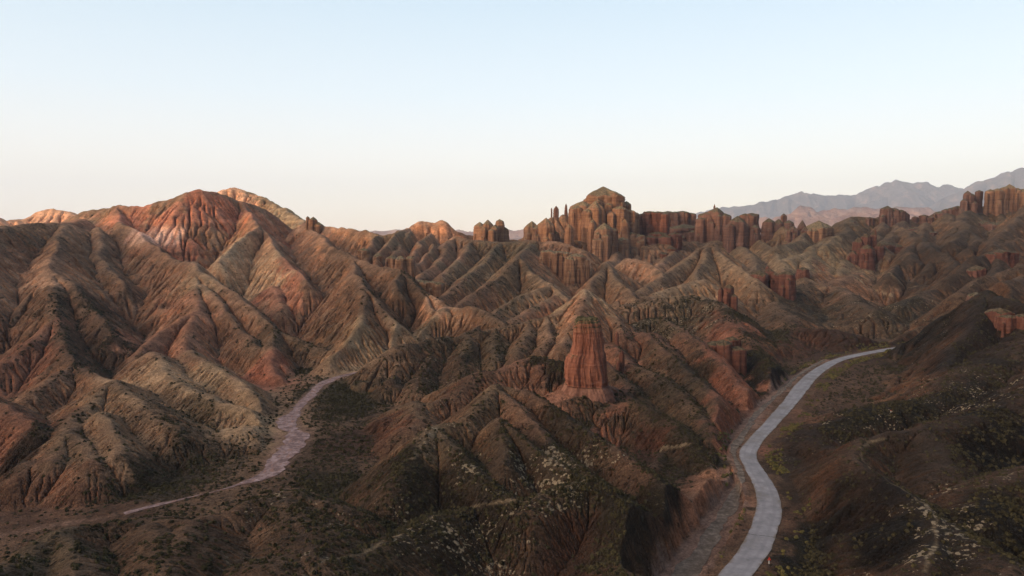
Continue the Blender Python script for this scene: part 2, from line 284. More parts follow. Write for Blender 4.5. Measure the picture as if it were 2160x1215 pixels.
form('rock_outcrop', 'red broken cliffs at the right edge above the shadowed slopes', 'rock outcrop', [
 (2092,12,535,560,500,530),(2110,12,530,560,500,522),(2130,11,532,560,500,526),(2060,10,565,590,480,558),(2048,9,570,595,478,562)], 'M_RED')
form('rock_outcrop', 'red crumbling cliff high on the bank above the road', 'rock outcrop', [
 (1508,12,725,775,297,715),(1525,13,722,780,294,712),(1545,12,715,775,300,705),(1556,11,735,785,292,726)], 'M_RED')
form('hoodoo', 'thin red stub on the saddle right of the banded pillar', 'rock spire', [(1301,4,705,725,296,698)], 'M_RED')
form('hoodoo', 'small red fin leaning below the saddle right of the banded pillar', 'rock spire', [(1312,6,748,785,268,738),(1305,5,765,785,266,758)], 'M_RED')
form('hoodoo', 'little tan pinnacle in front of the rock wall right of the castle butte', 'rock spire', [(1371,5,542,565,600,532)], 'M_CASTLE')
for f in FORMS:
    for c in f[3]:
        if c[1] < 5 and f[0] != 'hoodoo': continue
        x, y, zt = P(c[0], c[2], c[4]); zb = P(c[0], c[3], c[4])[2]; Rr = c[1]*c[4]/F_PX
        RW.append(([(x-.3, y, zb+.12*(zt-zb)+Rr*.35), (x+.3, y, zb+.12*(zt-zb)+Rr*.35)], .85, Rr*.5))
ROAD = [(1500,1290,112,0),(1550,1215,0,0),(1597,1150,0,0),(1618,1095,0,0),(1622,1055,0,.2),(1608,1018,0,.4),(1588,985,0,.6),(1578,958,0,.9),(1592,930,0,1.2),(1627,893,0,1.6),
        (1665,850,0,2.2),(1692,815,0,2.8),(1722,785,0,3.4),(1762,762,0,4),(1803,750,0,4.5),(1850,741,0,5),(1895,734,0,5.4),(1950,728,0,5.8),(2010,722,0,6.2)]
STREAM = [(-60,1140,0,-.4,.5),(90,1112,0,-.3,.6),(190,1098,0,-.2,.9),(260,1083,0,-.1,1.2),(330,1066,0,0,1.0),(400,1050,0,.1,.4),(480,1030,0,.3,.5),(570,998,0,.5,2.8),(600,960,0,.8,4.0),(622,920,0,1.2,5.2),
          (608,888,0,1.5,3.4),(640,848,0,2.0,2.6),(690,806,0,2.8,2.6),(745,788,0,3.3,1.9),(800,775,0,3.8,1.4),(880,758,0,4.6,1.2),(930,740,0,6,1)]
WASH = [(1400,1270,0,-2.0,4),(1455,1200,0,-2.2,4.5),(1500,1130,0,-2.0,3.5),(1545,1060,0,-1.6,3.2),(1562,1015,0,-1.0,2.2),(1548,960,0,.0,2.0),(1570,915,0,.5,3.0),(1605,868,0,1.0,3.0),(1650,825,0,1.8,3),(1690,790,0,2.5,2.5),(1740,762,0,3.3,2)]
def zpath(pts):
    out = []
    for p in pts:
        a, s = ray(p[0], p[1]); Y = (CAM_Z - p[3]) / -s
        out.append((a*Y, Y, p[3]) + tuple(p[4:]))
    a = np.array(out, float)
    # Catmull-Rom resample
    res = []
    q = np.vstack([2*a[0]-a[1], a, 2*a[-1]-a[-2]])
    for i in range(1, len(q)-2):
        n = max(2, int(np.hypot(*(q[i+1]-q[i])[:2]) / 1.5))
        for k in range(n):
            t = k/n
            res.append(.5*((2*q[i]) + (q[i+1]-q[i-1])*t + (2*q[i-1]-5*q[i]+4*q[i+1]-q[i+2])*t*t + (3*q[i]-q[i-1]-3*q[i+1]+q[i+2])*t**3))
    res.append(q[-2])
    return np.array(res)
road_w = zpath([p[:4] for p in ROAD]); stream_w = zpath(STREAM); wash_w = zpath(WASH)
# ------------------------------------------------------------------ polar grid about the camera's foot
DTH = 0.085
th_f = np.radians(np.arange(-43, 43.0001, DTH))
th_b = np.radians(np.arange(45, 315.01, 2.0))
TH = np.concatenate([th_f, th_b])                       # clockwise from +Y, closed ring
r_in = np.geomspace(4, 62, 60)[:-1]
nrow = int(math.log(1500/62)/math.radians(DTH))
r_mid = np.geomspace(62, 1500, nrow)
RR = np.concatenate([r_in, r_mid, np.geomspace(1500, 14400, 60)[1:]])
NF = len(th_f); I0 = len(r_in); I1 = I0 + nrow
print('grid', len(RR), len(TH), len(RR)*len(TH))
X = (RR[:, None]*np.sin(TH)[None]).astype(np.float64); Y = (RR[:, None]*np.cos(TH)[None]).astype(np.float64)
Rg = np.broadcast_to(RR[:, None], X.shape)
def base_z(x, y):
    z = np.interp(y, [-400, 0, 120, 200, 330, 420, 520, 700, 900, 1500, 3000], [20, -2, -5, -4, -1, 2, 6, 15, 16, 10, 0])
    return z + 1.2*fbm(x/35, y/35, 3, 5)
def prep(lst, world=False):
    out = []
    for k, (pts, sl, rd) in enumerate(lst):
        w = np.array([p if world else P(*p) for p in pts], float)
        out.append((w, sl, rd, k))
    return out
RID = prep(R) + prep(RW, True)
rs = random.Random(5)
RPAR = [(rs.uniform(.8, 1.25), rs.uniform(0, 50)) for _ in RID]
def ridge_field(x, y):
    """highest of all the ridges' tents at the points x, y (flat arrays)"""
    h = np.full(x.shape, -50.0); U = np.zeros(x.shape); DD = np.zeros(x.shape)
    wx = x + .010*np.minimum(np.hypot(x, y), 800)*fbm(x/38, y/38, 3, 21)
    wy = y + .010*np.minimum(np.hypot(x, y), 800)*fbm(x/38, y/38, 3, 31)
    nz = fbm(x/22, y/22, 2, 41); nz2 = fbm(x/7, y/7, 2, 47); nz3 = fbm(x/30, y/30, 3, 49)
    for (w, sl, rd, k), (lam, off) in zip(RID, RPAR):
        reach = (w[:, 2].max() + 5)/sl + 30
        bx0, bx1, by0, by1 = w[:, 0].min()-reach, w[:, 0].max()+reach, w[:, 1].min()-reach, w[:, 1].max()+reach
        m = (wx > bx0) & (wx < bx1) & (wy > by0) & (wy < by1)
        if not m.any(): continue
        px, py = wx[m], wy[m]
        best = np.full(px.shape, 1e9); bz = np.zeros(px.shape); bu = np.zeros(px.shape); acc = 0
        hh = np.full(px.shape, -99.)
        for i in range(len(w)-1):
            ax, ay, az = w[i]; dx, dy, dz = w[i+1]-w[i]; ll = math.hypot(dx, dy)
            t = np.clip(((px-ax)*dx + (py-ay)*dy)/(ll*ll), 0, 1)
            ex = px-ax-t*dx; ey = py-ay-t*dy
            d = np.hypot(ex, ey)
            r_ = rd*.6; z = az + t*dz - sl*(np.sqrt(d*d + r_*r_) - r_)
            side = np.where(ex*dy - ey*dx > 0, 1.0, -1.0)
            ang = np.where((t <= 0) | (t >= 1), (ex*dx + ey*dy)/ll/(d+1e-3)*4.5, 0)
            u = acc + t*ll + ang + side*3.1
            better = z > hh
            hh = np.where(better, z, hh); best = np.where(better, d, best); bu = np.where(better, u, bu)
            acc += ll
        dist = math.hypot(w[:, 0].mean(), w[:, 1].mean())
        lamb = lam*(11 + dist*.026); gk = (.35 if k == 0 else .70)*float(np.interp(dist, [120, 250], [.35, 1.0]))
        ph = bu/lamb + off + 1.0*nz[m] + .45*nz2[m]
        tri = np.abs((ph % 1.0)*2 - 1)              # 0 on spur crests, 1 in gullies
        tri2 = np.abs(((ph*2.7+.3) % 1.0)*2 - 1)
        g = np.clip(best - 2.0 - rd*.6, 0, 14 + dist*.03)
        tri3 = np.abs(((ph*6.3+.1+.3*nz[m]) % 1.0)*2 - 1)
        amp = np.clip(.72 + 2.2*nz3[m], .05, 1.6)
        hh = hh - g*(.21*tri*(.6+.4*amp) + .075*tri2*amp)*gk - np.minimum(g, 5+.01*dist)*.022*tri3*amp*gk
        up = hh > h[m]; U[m] = np.where(up, bu + k*37.0, U[m]); DD[m] = np.where(up, best, DD[m])
        h[m] = np.maximum(h[m], hh)
    return h, U, DD
def path_dist(x, y, pth):
    """distance to a path, index of the nearest sample"""
    d = np.full(x.shape, 1e9); idx = np.zeros(x.shape, int)
    bx0, bx1, by0, by1 = pth[:, 0].min()-60, pth[:, 0].max()+60, pth[:, 1].min()-60, pth[:, 1].max()+60
    m = (x > bx0) & (x < bx1) & (y > by0) & (y < by1)
    xm, ym = x[m], y[m]; dm = np.full(xm.shape, 1e9); im = np.zeros(xm.shape, int)
    for i in range(0, len(pth)):
        q = (xm-pth[i, 0])**2 + (ym-pth[i, 1])**2
        b = q < dm; dm[b] = q[b]; im[b] = i
    d[m] = np.sqrt(dm); idx[m] = im
    return d, idx
def height0(x, y):
    h, U, DD = ridge_field(x, y); b = base_z(x, y)
    k = 2.5                                          # smooth maximum of hills and floor
    e = np.clip(.5 + .5*(h-b)/k, 0, 1); h = b*(1-e) + h*e + k*e*(1-e)
    dist = np.hypot(x, y)
    h = h + (.45 + dist*.0010)*fbm(x/7, y/7, 5, 61, .6) * np.clip((h-b)/4, .25, 1)
    h = h + (.6 + dist*.0015)*(.28-np.abs(fbm(x/19, y/19, 4, 71)))*2 * np.clip((h-b)/6, .1, 1)
    return h, U, DD
xf, yf = X.ravel(), Y.ravel()
H = np.empty(xf.shape); UU = np.empty(xf.shape); DDm = np.empty(xf.shape)
CH = 200000
for s in range(0, len(xf), CH): H[s:s+CH], UU[s:s+CH], DDm[s:s+CH] = height0(xf[s:s+CH], yf[s:s+CH])
H = H.reshape(X.shape)
print('ridges', round(time.time()-T0, 1))
far = np.clip((Rg-1100)/600, 0, 1); H = H*(1-far) + far*(12+8*fbm(X/300, Y/300, 3, 9))
# carve road bench, wash and stream
sub = (Rg > 60) & (Rg < 560) & (np.abs(X) < 420) & (Y > 0)
xs, ys, hs = X[sub], Y[sub], H[sub]
dR, iR = path_dist(xs, ys, road_w); dS, iS = path_dist(xs, ys, stream_w); dW, iW = path_dist(xs, ys, wash_w)
jit = 2.2*fbm(xs/7, ys/7, 3, 77)
zr = road_w[iR, 2]
def bank(d, w, z, steep, hs, soft=9.):
    q = np.maximum(d - w, 0)
    cut = z + steep*q + .02*q*q
    return np.minimum(hs, cut)
hs = bank(dR + jit, 7.0, zr+.2, 1.1, hs)
fill = np.clip(1 - (dR-5)/9, 0, 1); fill = fill*fill*(3-2*fill)
hs = np.where(dR < 14, hs*(1-fill) + np.maximum(hs, zr)*fill, hs)
lowb = np.maximum(zr - .3 - .10*np.maximum(dR-9, 0), stream_w[iS, 2] - .10*np.maximum(dS-6, 0)); lowb = np.where(np.minimum(dR, dS) < 60, lowb, -99)
hs = np.where(np.maximum(hs, lowb) > hs, lowb, hs)
hs = bank(dS + jit*.8, stream_w[iS, 3] + 2.0, stream_w[iS, 2], .55, hs)
wl = np.clip(1-(dW+.5*jit)/ (wash_w[iW, 3]+1.0), 0, 1)
zw = wash_w[iW, 2]
hs = np.where(dR > 5.5, bank(dW + jit*.5, wash_w[iW, 3], zw, 2.2, hs), hs)
flat = np.clip((5.2-dR)/1.2, 0, 1)
hs = hs*(1-flat) + (zr-.12)*flat
H[sub] = hs
DRf = np.full(X.shape, 999.); DSf = np.full(X.shape, 999.); DWf = np.full(X.shape, 999.)
DRf[sub] = dR; DSf[sub] = dS - stream_w[iS, 3]; DWf[sub] = dW - wash_w[iW, 3]
print('carve', round(time.time()-T0, 1))
# ------------------------------------------------------------------ rain erosion on the front sector (cells are square: log-polar)
E = H[I0:I1, :NF].copy(); ne, me = E.shape
cell = (RR[I0:I1]*math.radians(DTH))[:, None]*np.ones((1, me))
prot = np.clip((DRf[I0:I1, :NF]-7)/5, 0, 1) * np.clip((DSf[I0:I1, :NF]-1)/4, 0, 1)
edge = np.minimum(np.arange(me), np.arange(me)[::-1])[None]/30.
rowe = np.minimum(np.arange(ne), np.arange(ne)[::-1])[:, None]/40.
prot = prot*np.clip(edge, 0, 1)*np.clip(rowe, 0, 1)
ids = np.arange(ne*me).reshape(ne, me)
OFF = [(-1,-1,1.414),(-1,0,1),(-1,1,1.414),(0,-1,1),(0,1,1),(1,-1,1.414),(1,0,1),(1,1,1.414)]
def flow(E):
    best = np.zeros((ne, me)); rec = ids.copy()
    for dy, dx, l in OFF:
        nb = np.full((ne, me), 1e9)
        ya, yb = max(0, -dy), ne - max(0, dy); xa, xb = max(0, -dx), me - max(0, dx)
        nb[ya:yb, xa:xb] = E[ya+dy:yb+dy, xa+dx:xb+dx]
        s = (E - nb)/(l*cell)
        b = s > best
        best = np.where(b, s, best); rec = np.where(b, ids + dy*me + dx, rec)
    return best, rec
def accumulate(rec, a):
    ptr = rec.ravel().copy(); n = len(ptr); A = a.ravel().copy()
    root = ptr == np.arange(n)
    src = ~root
    ptr2 = ptr.copy()
    for _ in range(9):
        A = A + np.bincount(ptr2[src], weights=A[src], minlength=n)
        np2 = ptr2[ptr2]
        src = src & ~root[ptr2]
        ptr2 = np2
        if not src.any(): break
    return A.reshape(ne, me)
def blur(a, k=1):
    for _ in range(k):
        p = np.pad(a, 1, mode='edge')
        a = (p[:-2, 1:-1] + p[2:, 1:-1] + p[1:-1, :-2] + p[1:-1, 2:] + 4*a)/8
    return a
ern = fbm(X[I0:I1, :NF]/26, Y[I0:I1, :NF]/26, 3, 171)
ER_IT = 28
for it in range(ER_IT):
    S, rec = flow(E + cell*.25*rng.random((ne, me)))
    A = accumulate(rec, cell*cell)
    hr = E.ravel()[rec.ravel()].reshape(ne, me)
    dh = .050*np.interp(RR[I0:I1], [120, 260], [.35, 1.0])[:, None]*np.maximum(np.sqrt(np.minimum(A, 4000.)) - 2.6*cell, 0)*(1+.9*ern)*np.minimum(S, 1.5)
    dh = np.minimum(dh, .45*np.maximum(E-hr, 0)) * prot
    E = E - dh
    E = E + (blur(E, 1)-E)*(.06*prot)
AREA = A
E = np.where(prot > 0, E, H[I0:I1, :NF])
H[I0:I1, :NF] = E
print('erosion', round(time.time()-T0, 1))
# ------------------------------------------------------------------ helpers that read the terrain
Hs = H[I0:I1, :NF]; LR0 = math.log(62.0); LDR = math.log(1500/62)/(nrow-1)
def ground(x, y):
    x = np.asarray(x, float); y = np.asarray(y, float)
    r = np.hypot(x, y); t = np.degrees(np.arctan2(x, y))
    i = np.clip((np.log(np.maximum(r, 62))-LR0)/LDR, 0, nrow-1.001); j = np.clip((t+43)/DTH, 0, NF-1.001)
    i0 = i.astype(int); j0 = j.astype(int); a = i-i0; b = j-j0
    return (Hs[i0, j0]*(1-a)*(1-b) + Hs[i0+1, j0]*a*(1-b) + Hs[i0, j0+1]*(1-a)*b + Hs[i0+1, j0+1]*a*b)
def hit(px, py):
    a, s = ray(px, py)
    Ys = np.geomspace(62, 1400, 2500); g = ground(a*Ys, Ys)
    k = np.argmax(g >= CAM_Z + s*Ys)
    if k == 0: k = len(Ys)-1
    return a*Ys[k], Ys[k], g[k]
# ------------------------------------------------------------------ mesh helpers
def grid_mesh(name, V, nr, nc, wrap=False, attrs=None, mat=None, smooth=True):
    i = np.arange(nr-1)[:, None]; j = np.arange(nc if wrap else nc-1)[None]
    j2 = (j+1) % nc
    q = np.stack([i*nc+j, i*nc+j2, (i+1)*nc+j2, (i+1)*nc+j], -1).reshape(-1, 4)
    return raw_mesh(name, V, q[:, ::-1], attrs, mat, smooth)
def raw_mesh(name, V, F, attrs=None, mat=None, smooth=True):
    V = np.asarray(V, np.float32); F = np.asarray(F, np.int32); k = F.shape[1]
    me = bpy.data.meshes.new(name); me.vertices.add(len(V)); me.vertices.foreach_set('co', V.ravel())
    me.loops.add(F.size); me.loops.foreach_set('vertex_index', F.ravel())
    me.polygons.add(len(F)); me.polygons.foreach_set('loop_start', np.arange(0, F.size, k, dtype=np.int32))
    me.polygons.foreach_set('loop_total', np.full(len(F), k, np.int32))
    me.polygons.foreach_set('use_smooth', np.full(len(F), smooth, bool))
    for an, av in (attrs or {}).items():
        a = me.attributes.new(an, 'FLOAT_COLOR', 'POINT')
        a.data.foreach_set('color', np.c_[av, np.ones(len(av))].astype(np.float32).ravel())
    me.update(); me.validate()
    if mat: me.materials.append(mat)
    return me
def link(name, me, parent=None, kind=None, label=None, cat=None, group=None):
    o = bpy.data.objects.new(name, me); C.collection.objects.link(o)
    if parent: o.parent = parent
    for k, v in (('kind', kind), ('label', label), ('category', cat), ('group', group)):
        if v: o[k] = v
    return o
def new_mat(name):
    m = bpy.data.materials.new(name); m.use_nodes = True; t = m.node_tree
    b = t.nodes['Principled BSDF']; b.inputs['Roughness'].default_value = .95; b.inputs['Specular IOR Level'].default_value = .12
    return m, t, b
def noise(t, vec, scale, detail=3, rough=.55, out='Fac', dim='3D'):
    n = t.nodes.new('ShaderNodeTexNoise'); n.noise_dimensions = dim; n.inputs['Scale'].default_value = scale
    n.inputs['Detail'].default_value = detail; n.inputs['Roughness'].default_value = rough
    t.links.new(vec, n.inputs['Vector']); return n.outputs[out]
def mapping(t, vec, scale=(1,1,1), rot=(0,0,0)):
    n = t.nodes.new('ShaderNodeMapping'); n.inputs['Scale'].default_value = scale; n.inputs['Rotation'].default_value = rot
    t.links.new(vec, n.inputs['Vector']); return n.outputs[0]
def rng_n(t, v, a, b, c=0., d=1., smooth=True):
    n = t.nodes.new('ShaderNodeMapRange'); n.interpolation_type = 'SMOOTHSTEP' if smooth else 'LINEAR'
    t.links.new(v, n.inputs[0])
    for i, x in enumerate((a, b, c, d)):
        if isinstance(x, (int, float)): n.inputs[i+1].default_value = x
        else: t.links.new(x, n.inputs[i+1])
    return n.outputs[0]
def bump(t, bsdf, h, strength, dist, prev=None):
    n = t.nodes.new('ShaderNodeBump'); n.inputs['Strength'].default_value = strength; n.inputs['Distance'].default_value = dist
    t.links.new(h, n.inputs['Height'])
    if prev: t.links.new(prev, n.inputs['Normal'])
    if bsdf: t.links.new(n.outputs[0], bsdf.inputs['Normal'])
    return n.outputs[0]
# ------------------------------------------------------------------ ground colours (soil colour with some shade in it, scrub cover, pale flecks) where they lie
CC = """60,500,105,78,55,.6,0;40,560,125,82,60,.35,0;180,520,125,90,65,.3,0;60,600,150,105,80,.2,0;230,500,115,82,60,.4,0;230,560,110,80,50,.5,0;340,600,115,78,55,.4,0
200,640,85,62,38,.8,0;100,640,95,68,42,.7,0;80,700,130,72,52,.3,0;40,760,120,64,44,.3,0;160,720,85,60,38,.6,0;230,780,75,52,34,.7,0;330,430,110,85,58,.5,0;290,455,175,80,50,0,0
400,470,170,75,48,0,0;450,430,165,80,50,0,0;480,490,155,55,45,0,0;520,460,125,90,60,.3,0;560,480,150,75,50,.1,0;490,410,190,130,70,0,0;560,430,120,100,62,.3,0;600,450,135,120,80,.3,0
100,450,190,130,70,0,0;490,560,165,135,88,.05,0;530,600,160,132,88,.1,0;480,520,125,95,62,.3,0;600,610,155,82,52,0,0;410,600,135,112,72,.1,0;390,620,140,80,60,0,0;420,680,148,86,62,.05,0
350,720,142,80,58,.05,0;500,640,130,90,65,.2,0;480,720,110,75,50,.3,0;560,700,95,72,45,.6,0;650,730,90,70,45,.6,0;330,780,150,122,80,.1,0;420,800,135,112,72,.2,0;490,850,145,115,72,.2,0
520,880,145,118,74,.15,0;560,790,145,65,45,0,0;400,860,95,80,50,.5,0;240,850,125,98,62,.3,0;260,920,125,95,62,.2,0;130,960,110,84,52,.3,0;120,1010,120,72,48,.2,0;30,890,125,65,45,.1,0
60,940,55,38,26,.7,0;400,960,70,58,38,.7,0;300,1010,65,52,34,.8,0;250,1060,95,60,48,.3,0;30,1080,100,60,45,.2,0;80,1150,95,78,48,.4,.1;260,1150,90,64,42,.5,0;480,1120,105,72,44,.4,0
600,1150,90,65,40,.5,.15;700,1050,60,50,32,.8,0;800,1000,55,45,30,.9,0;650,960,85,60,45,.4,0;760,930,80,45,35,.5,0;750,850,55,48,32,.8,0;700,830,60,55,36,.8,0;850,860,100,78,50,.3,0
820,900,95,55,38,.2,0;680,530,132,90,68,.3,0;640,620,115,78,58,.4,0;650,490,150,102,80,.1,0;760,520,120,85,65,.3,0;700,560,105,75,58,.4,0;800,550,130,85,68,.1,0;900,480,150,102,82,.1,0
870,550,145,97,77,.1,0;910,560,140,90,70,.05,0;840,500,115,92,62,.4,0;780,660,110,80,52,.3,0;740,640,95,68,45,.5,0;780,720,128,108,70,.1,0;830,710,132,110,72,.1,0;860,640,85,62,42,.6,0
910,650,155,108,64,0,0;950,600,105,72,55,.4,0;1000,570,100,85,55,.5,0;960,560,115,92,60,.4,0;1060,540,90,80,52,.5,0;1000,640,110,75,55,.3,0;1080,600,90,72,48,.5,0;1100,640,100,85,58,.4,0
1130,620,120,95,65,.2,0;1180,560,135,90,68,0,0;1200,640,130,115,75,.2,0;1240,620,150,130,85,0,0;1240,650,140,95,60,.1,0;1290,660,115,80,55,.4,0;1140,670,130,82,56,.1,0;1060,710,95,72,45,.4,0
950,740,80,62,38,.5,.3;1130,1000,70,58,38,.7,.8;1000,1060,60,50,32,.8,.5;880,1120,55,46,30,.8,.5;560,1090,88,66,42,.5,.35;1090,770,115,68,45,.2,0;1010,760,80,66,42,.5,.1;900,690,105,88,58,.3,0;930,800,75,55,34,.6,.15;1000,830,90,58,36,.4,.15;1150,790,55,42,28,.8,0;1050,850,95,75,45,.4,0
1110,880,105,70,42,.3,0;1220,900,65,52,34,.8,0;930,930,100,82,50,.4,.25;980,970,80,65,42,.5,.2;1080,930,75,60,42,.5,0;1060,980,80,60,42,.5,0;1160,970,75,62,40,.6,1;1200,1000,80,66,42,.6,1
900,1060,45,38,24,.95,.05;1000,1120,50,42,26,.9,.6;960,1170,50,42,26,.9,.6;1200,1050,50,45,28,.9,.5;1300,1100,45,40,26,.95,0;1200,1170,70,40,30,.4,0;800,1180,75,62,38,.6,.1;1310,905,128,66,46,.05,0
1350,940,85,45,34,.4,0;1400,1050,45,40,26,.9,.1;1280,830,60,50,32,.8,0;1420,870,75,62,40,.5,0;1330,790,85,62,40,.5,0;1370,720,110,65,45,.3,0;1300,740,130,70,48,.1,0;1230,815,150,82,60,0,0;1190,825,145,78,58,0,0;1280,825,145,78,58,0,0
1470,790,60,50,34,.7,0;1440,660,70,62,38,.8,.5;1350,690,80,70,42,.7,.5;1520,740,125,62,44,.1,0;1540,770,130,62,44,.1,0;1560,830,125,60,42,.1,0;1530,880,125,58,42,.1,0;1520,910,120,56,40,.05,0
1470,1100,125,78,48,.1,0;1440,1170,150,92,56,.05,0;1500,1075,155,92,56,.05,0;1530,1045,150,90,56,.05,0;1465,1115,155,92,56,.05,0;1225,640,150,98,62,.1,0;1255,665,125,82,56,.3,0;1600,700,55,48,30,.9,0;1620,760,50,44,28,.9,0;1700,740,105,62,42,.2,0;1780,740,90,55,40,.3,0;1360,560,140,97,77,.1,0;1300,570,110,85,60,.3,0;1480,560,105,85,58,.3,0
1550,560,115,92,62,.3,0;1420,580,100,78,55,.4,0;1430,620,120,98,65,.2,0;1500,600,125,98,72,.1,0;1600,530,95,80,55,.4,0;1690,550,115,100,66,.2,0;1740,540,105,92,60,.2,0;1800,480,75,62,45,.5,0
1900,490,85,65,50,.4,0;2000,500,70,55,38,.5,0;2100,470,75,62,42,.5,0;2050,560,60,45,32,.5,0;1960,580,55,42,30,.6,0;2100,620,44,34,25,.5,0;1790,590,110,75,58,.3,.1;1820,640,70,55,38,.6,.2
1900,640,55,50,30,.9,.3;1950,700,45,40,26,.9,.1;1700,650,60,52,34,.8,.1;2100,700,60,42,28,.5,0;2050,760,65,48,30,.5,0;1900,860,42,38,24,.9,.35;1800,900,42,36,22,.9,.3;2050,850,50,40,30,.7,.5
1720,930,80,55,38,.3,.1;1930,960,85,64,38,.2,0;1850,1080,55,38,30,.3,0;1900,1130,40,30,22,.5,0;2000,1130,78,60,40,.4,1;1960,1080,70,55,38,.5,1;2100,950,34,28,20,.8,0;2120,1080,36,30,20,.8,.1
1750,1100,40,32,24,.8,0;1700,1180,38,32,22,.9,0;1650,1010,90,66,50,.2,0;380,412,112,88,60,.4,0;250,446,140,84,60,.2,0;560,472,150,76,52,.1,0;320,468,165,80,54,0,0;605,478,138,80,56,.2,0;430,525,105,72,52,.3,0;370,455,165,82,56,0,0;200,452,118,90,62,.4,0;510,430,118,86,58,.3,0;430,480,150,72,48,0,0;545,455,125,90,60,.3,0;1290,850,65,52,34,.7,0;1400,830,70,58,38,.6,0;1450,870,72,58,38,.6,0;1480,840,80,60,40,.5,0;1250,860,68,52,34,.7,0;1350,870,70,56,36,.6,0;1420,920,62,50,32,.7,0;1480,980,62,50,32,.7,.1;1360,760,80,60,40,.5,0;1560,860,118,60,42,.1,0"""
ctl = np.array([[float(v) for v in q.split(',')] for ln in CC.split('\n') for q in ln.strip().split(';')])
cw = np.array([hit(p[0], p[1]) for p in ctl])
mr = (ctl[:, 0] > 1740) & (ctl[:, 1] < 720); crgb_k = np.where(mr, 1.05, 1.0)*np.where((ctl[:, 0] > 1600) & (ctl[:, 1] > 690), .42, 1.0)*np.interp(ctl[:, 1], [500, 700, 860, 1000, 1200], [1.18, 1.12, 1.0, .88, .82]); ctl[mr, 5] *= .75  # shade on the right painted into the control colours, foreground darkened too
cu = np.degrees(np.arctan2(cw[:, 0], cw[:, 1])); cv = np.degrees(np.log(np.hypot(cw[:, 0], cw[:, 1])))*.55
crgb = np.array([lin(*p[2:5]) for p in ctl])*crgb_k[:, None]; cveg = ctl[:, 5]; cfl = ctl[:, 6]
def ground_colour(x, y):
    u = np.degrees(np.arctan2(x, y)); r = np.hypot(x, y); v = np.degrees(np.log(np.maximum(r, 5)))*.55
    n1 = fbm(x/16, y/16, 4, 101); n2 = fbm(x/16, y/16, 4, 111)
    n3 = fbm(x/4, y/4, 3, 121); n4 = fbm(x/4, y/4, 3, 127)
    u = u + 2.2*n1 + 1.1*n3; v = v + 2.2*n2 + 1.1*n4
    col = np.zeros((len(x), 3)); veg = np.zeros(len(x)); fl = np.zeros(len(x)); ws = np.zeros(len(x))
    for k in range(len(ctl)):
        d2 = (u-cu[k])**2 + (v-cv[k])**2; w = 1/(d2**3 + .6) + .005/(d2 + 4)
        col += w[:, None]*crgb[k]; veg += w*cveg[k]; fl += w*cfl[k]; ws += w
    return col/ws[:, None], veg/ws, fl/ws
GAIN = 1.0*np.array([1.0, .91, .68])
COL = np.empty((H.size, 3), np.float32); MASK = np.zeros((H.size, 3), np.float32)
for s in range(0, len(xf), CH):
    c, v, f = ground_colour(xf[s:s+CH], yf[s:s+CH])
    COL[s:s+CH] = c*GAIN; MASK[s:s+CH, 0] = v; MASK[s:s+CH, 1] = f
print('colour', round(time.time()-T0, 1))
# slope and drainage steer the scrub: steep banks are bare, gully floors are scrubby
gr = np.gradient(H, axis=0)/np.gradient(RR)[:, None]
dcol = np.gradient(H, axis=1); thg = np.gradient(np.unwrap(TH)); gc = dcol/(Rg*thg[None])
SL = np.sqrt(gr**2 + gc**2).ravel()
cur = np.zeros(H.shape); cur[I0:I1, :NF] = np.clip((blur(Hs, 12)-Hs)/cell, -1.2, 1.2); cur = cur.ravel()
MASK[:, 0] = np.clip(MASK[:, 0] + .35*cur - .95*np.clip((SL-.85)/.8, 0, 1), 0, 1)
lum = COL@np.array([.3, .55, .15]); sat_cut = .54
COL = (lum[:, None] + (COL-lum[:, None])*sat_cut).astype(np.float32)
COL = COL*.74 + .26*(lum[:, None]*np.array([1.52, .84, .50])); COL[:, 2] = np.minimum(COL[:, 2], .64*COL[:, 1])
gentle = np.clip(1-(SL-.28)/.45, 0, 1)*np.clip((COL[:, 0]/np.maximum(COL[:, 1], 1e-3)-2.3)/1.2, 0, 1)     # red rock shows on steep ground only
COL = COL*(1-.7*gentle[:, None]) + .7*gentle[:, None]*(lum[:, None]*np.array([1.25, 1.0, .62])); MASK[:, 0] += .5*gentle*(1-MASK[:, 0])
steep = np.clip((SL-1.15)/.6, 0, 1)[:, None]
red = np.array([1.5, 1.12, .88])
COL *= (1 - .6*steep) + .6*steep*red
aspect = np.clip(-gc.ravel()*1.2, -1, 1)          # which way a slope faces across the view; scrub favours one side
MASK[:, 0] = np.clip(MASK[:, 0] + .22*aspect*(MASK[:, 0] > .08)*(1-steep[:, 0]), 0, 1)
# soil creep and scrub run in streaks straight down the slopes
st_w = 1.6 + Rg.ravel()*.006
str1 = fbm(UU/st_w + .4*fbm(xf/9, yf/9, 2, 151), DDm/26 + 3.1, 3, 153); str1 = np.where(DDm > 1, str1, 0)
hill = np.clip((SL-.25)/.3, 0, 1)
COL *= (1 + .42*str1*hill)[:, None]; MASK[:, 0] = np.clip(MASK[:, 0] - .55*str1*hill*(MASK[:, 0] > .03), 0, 1)
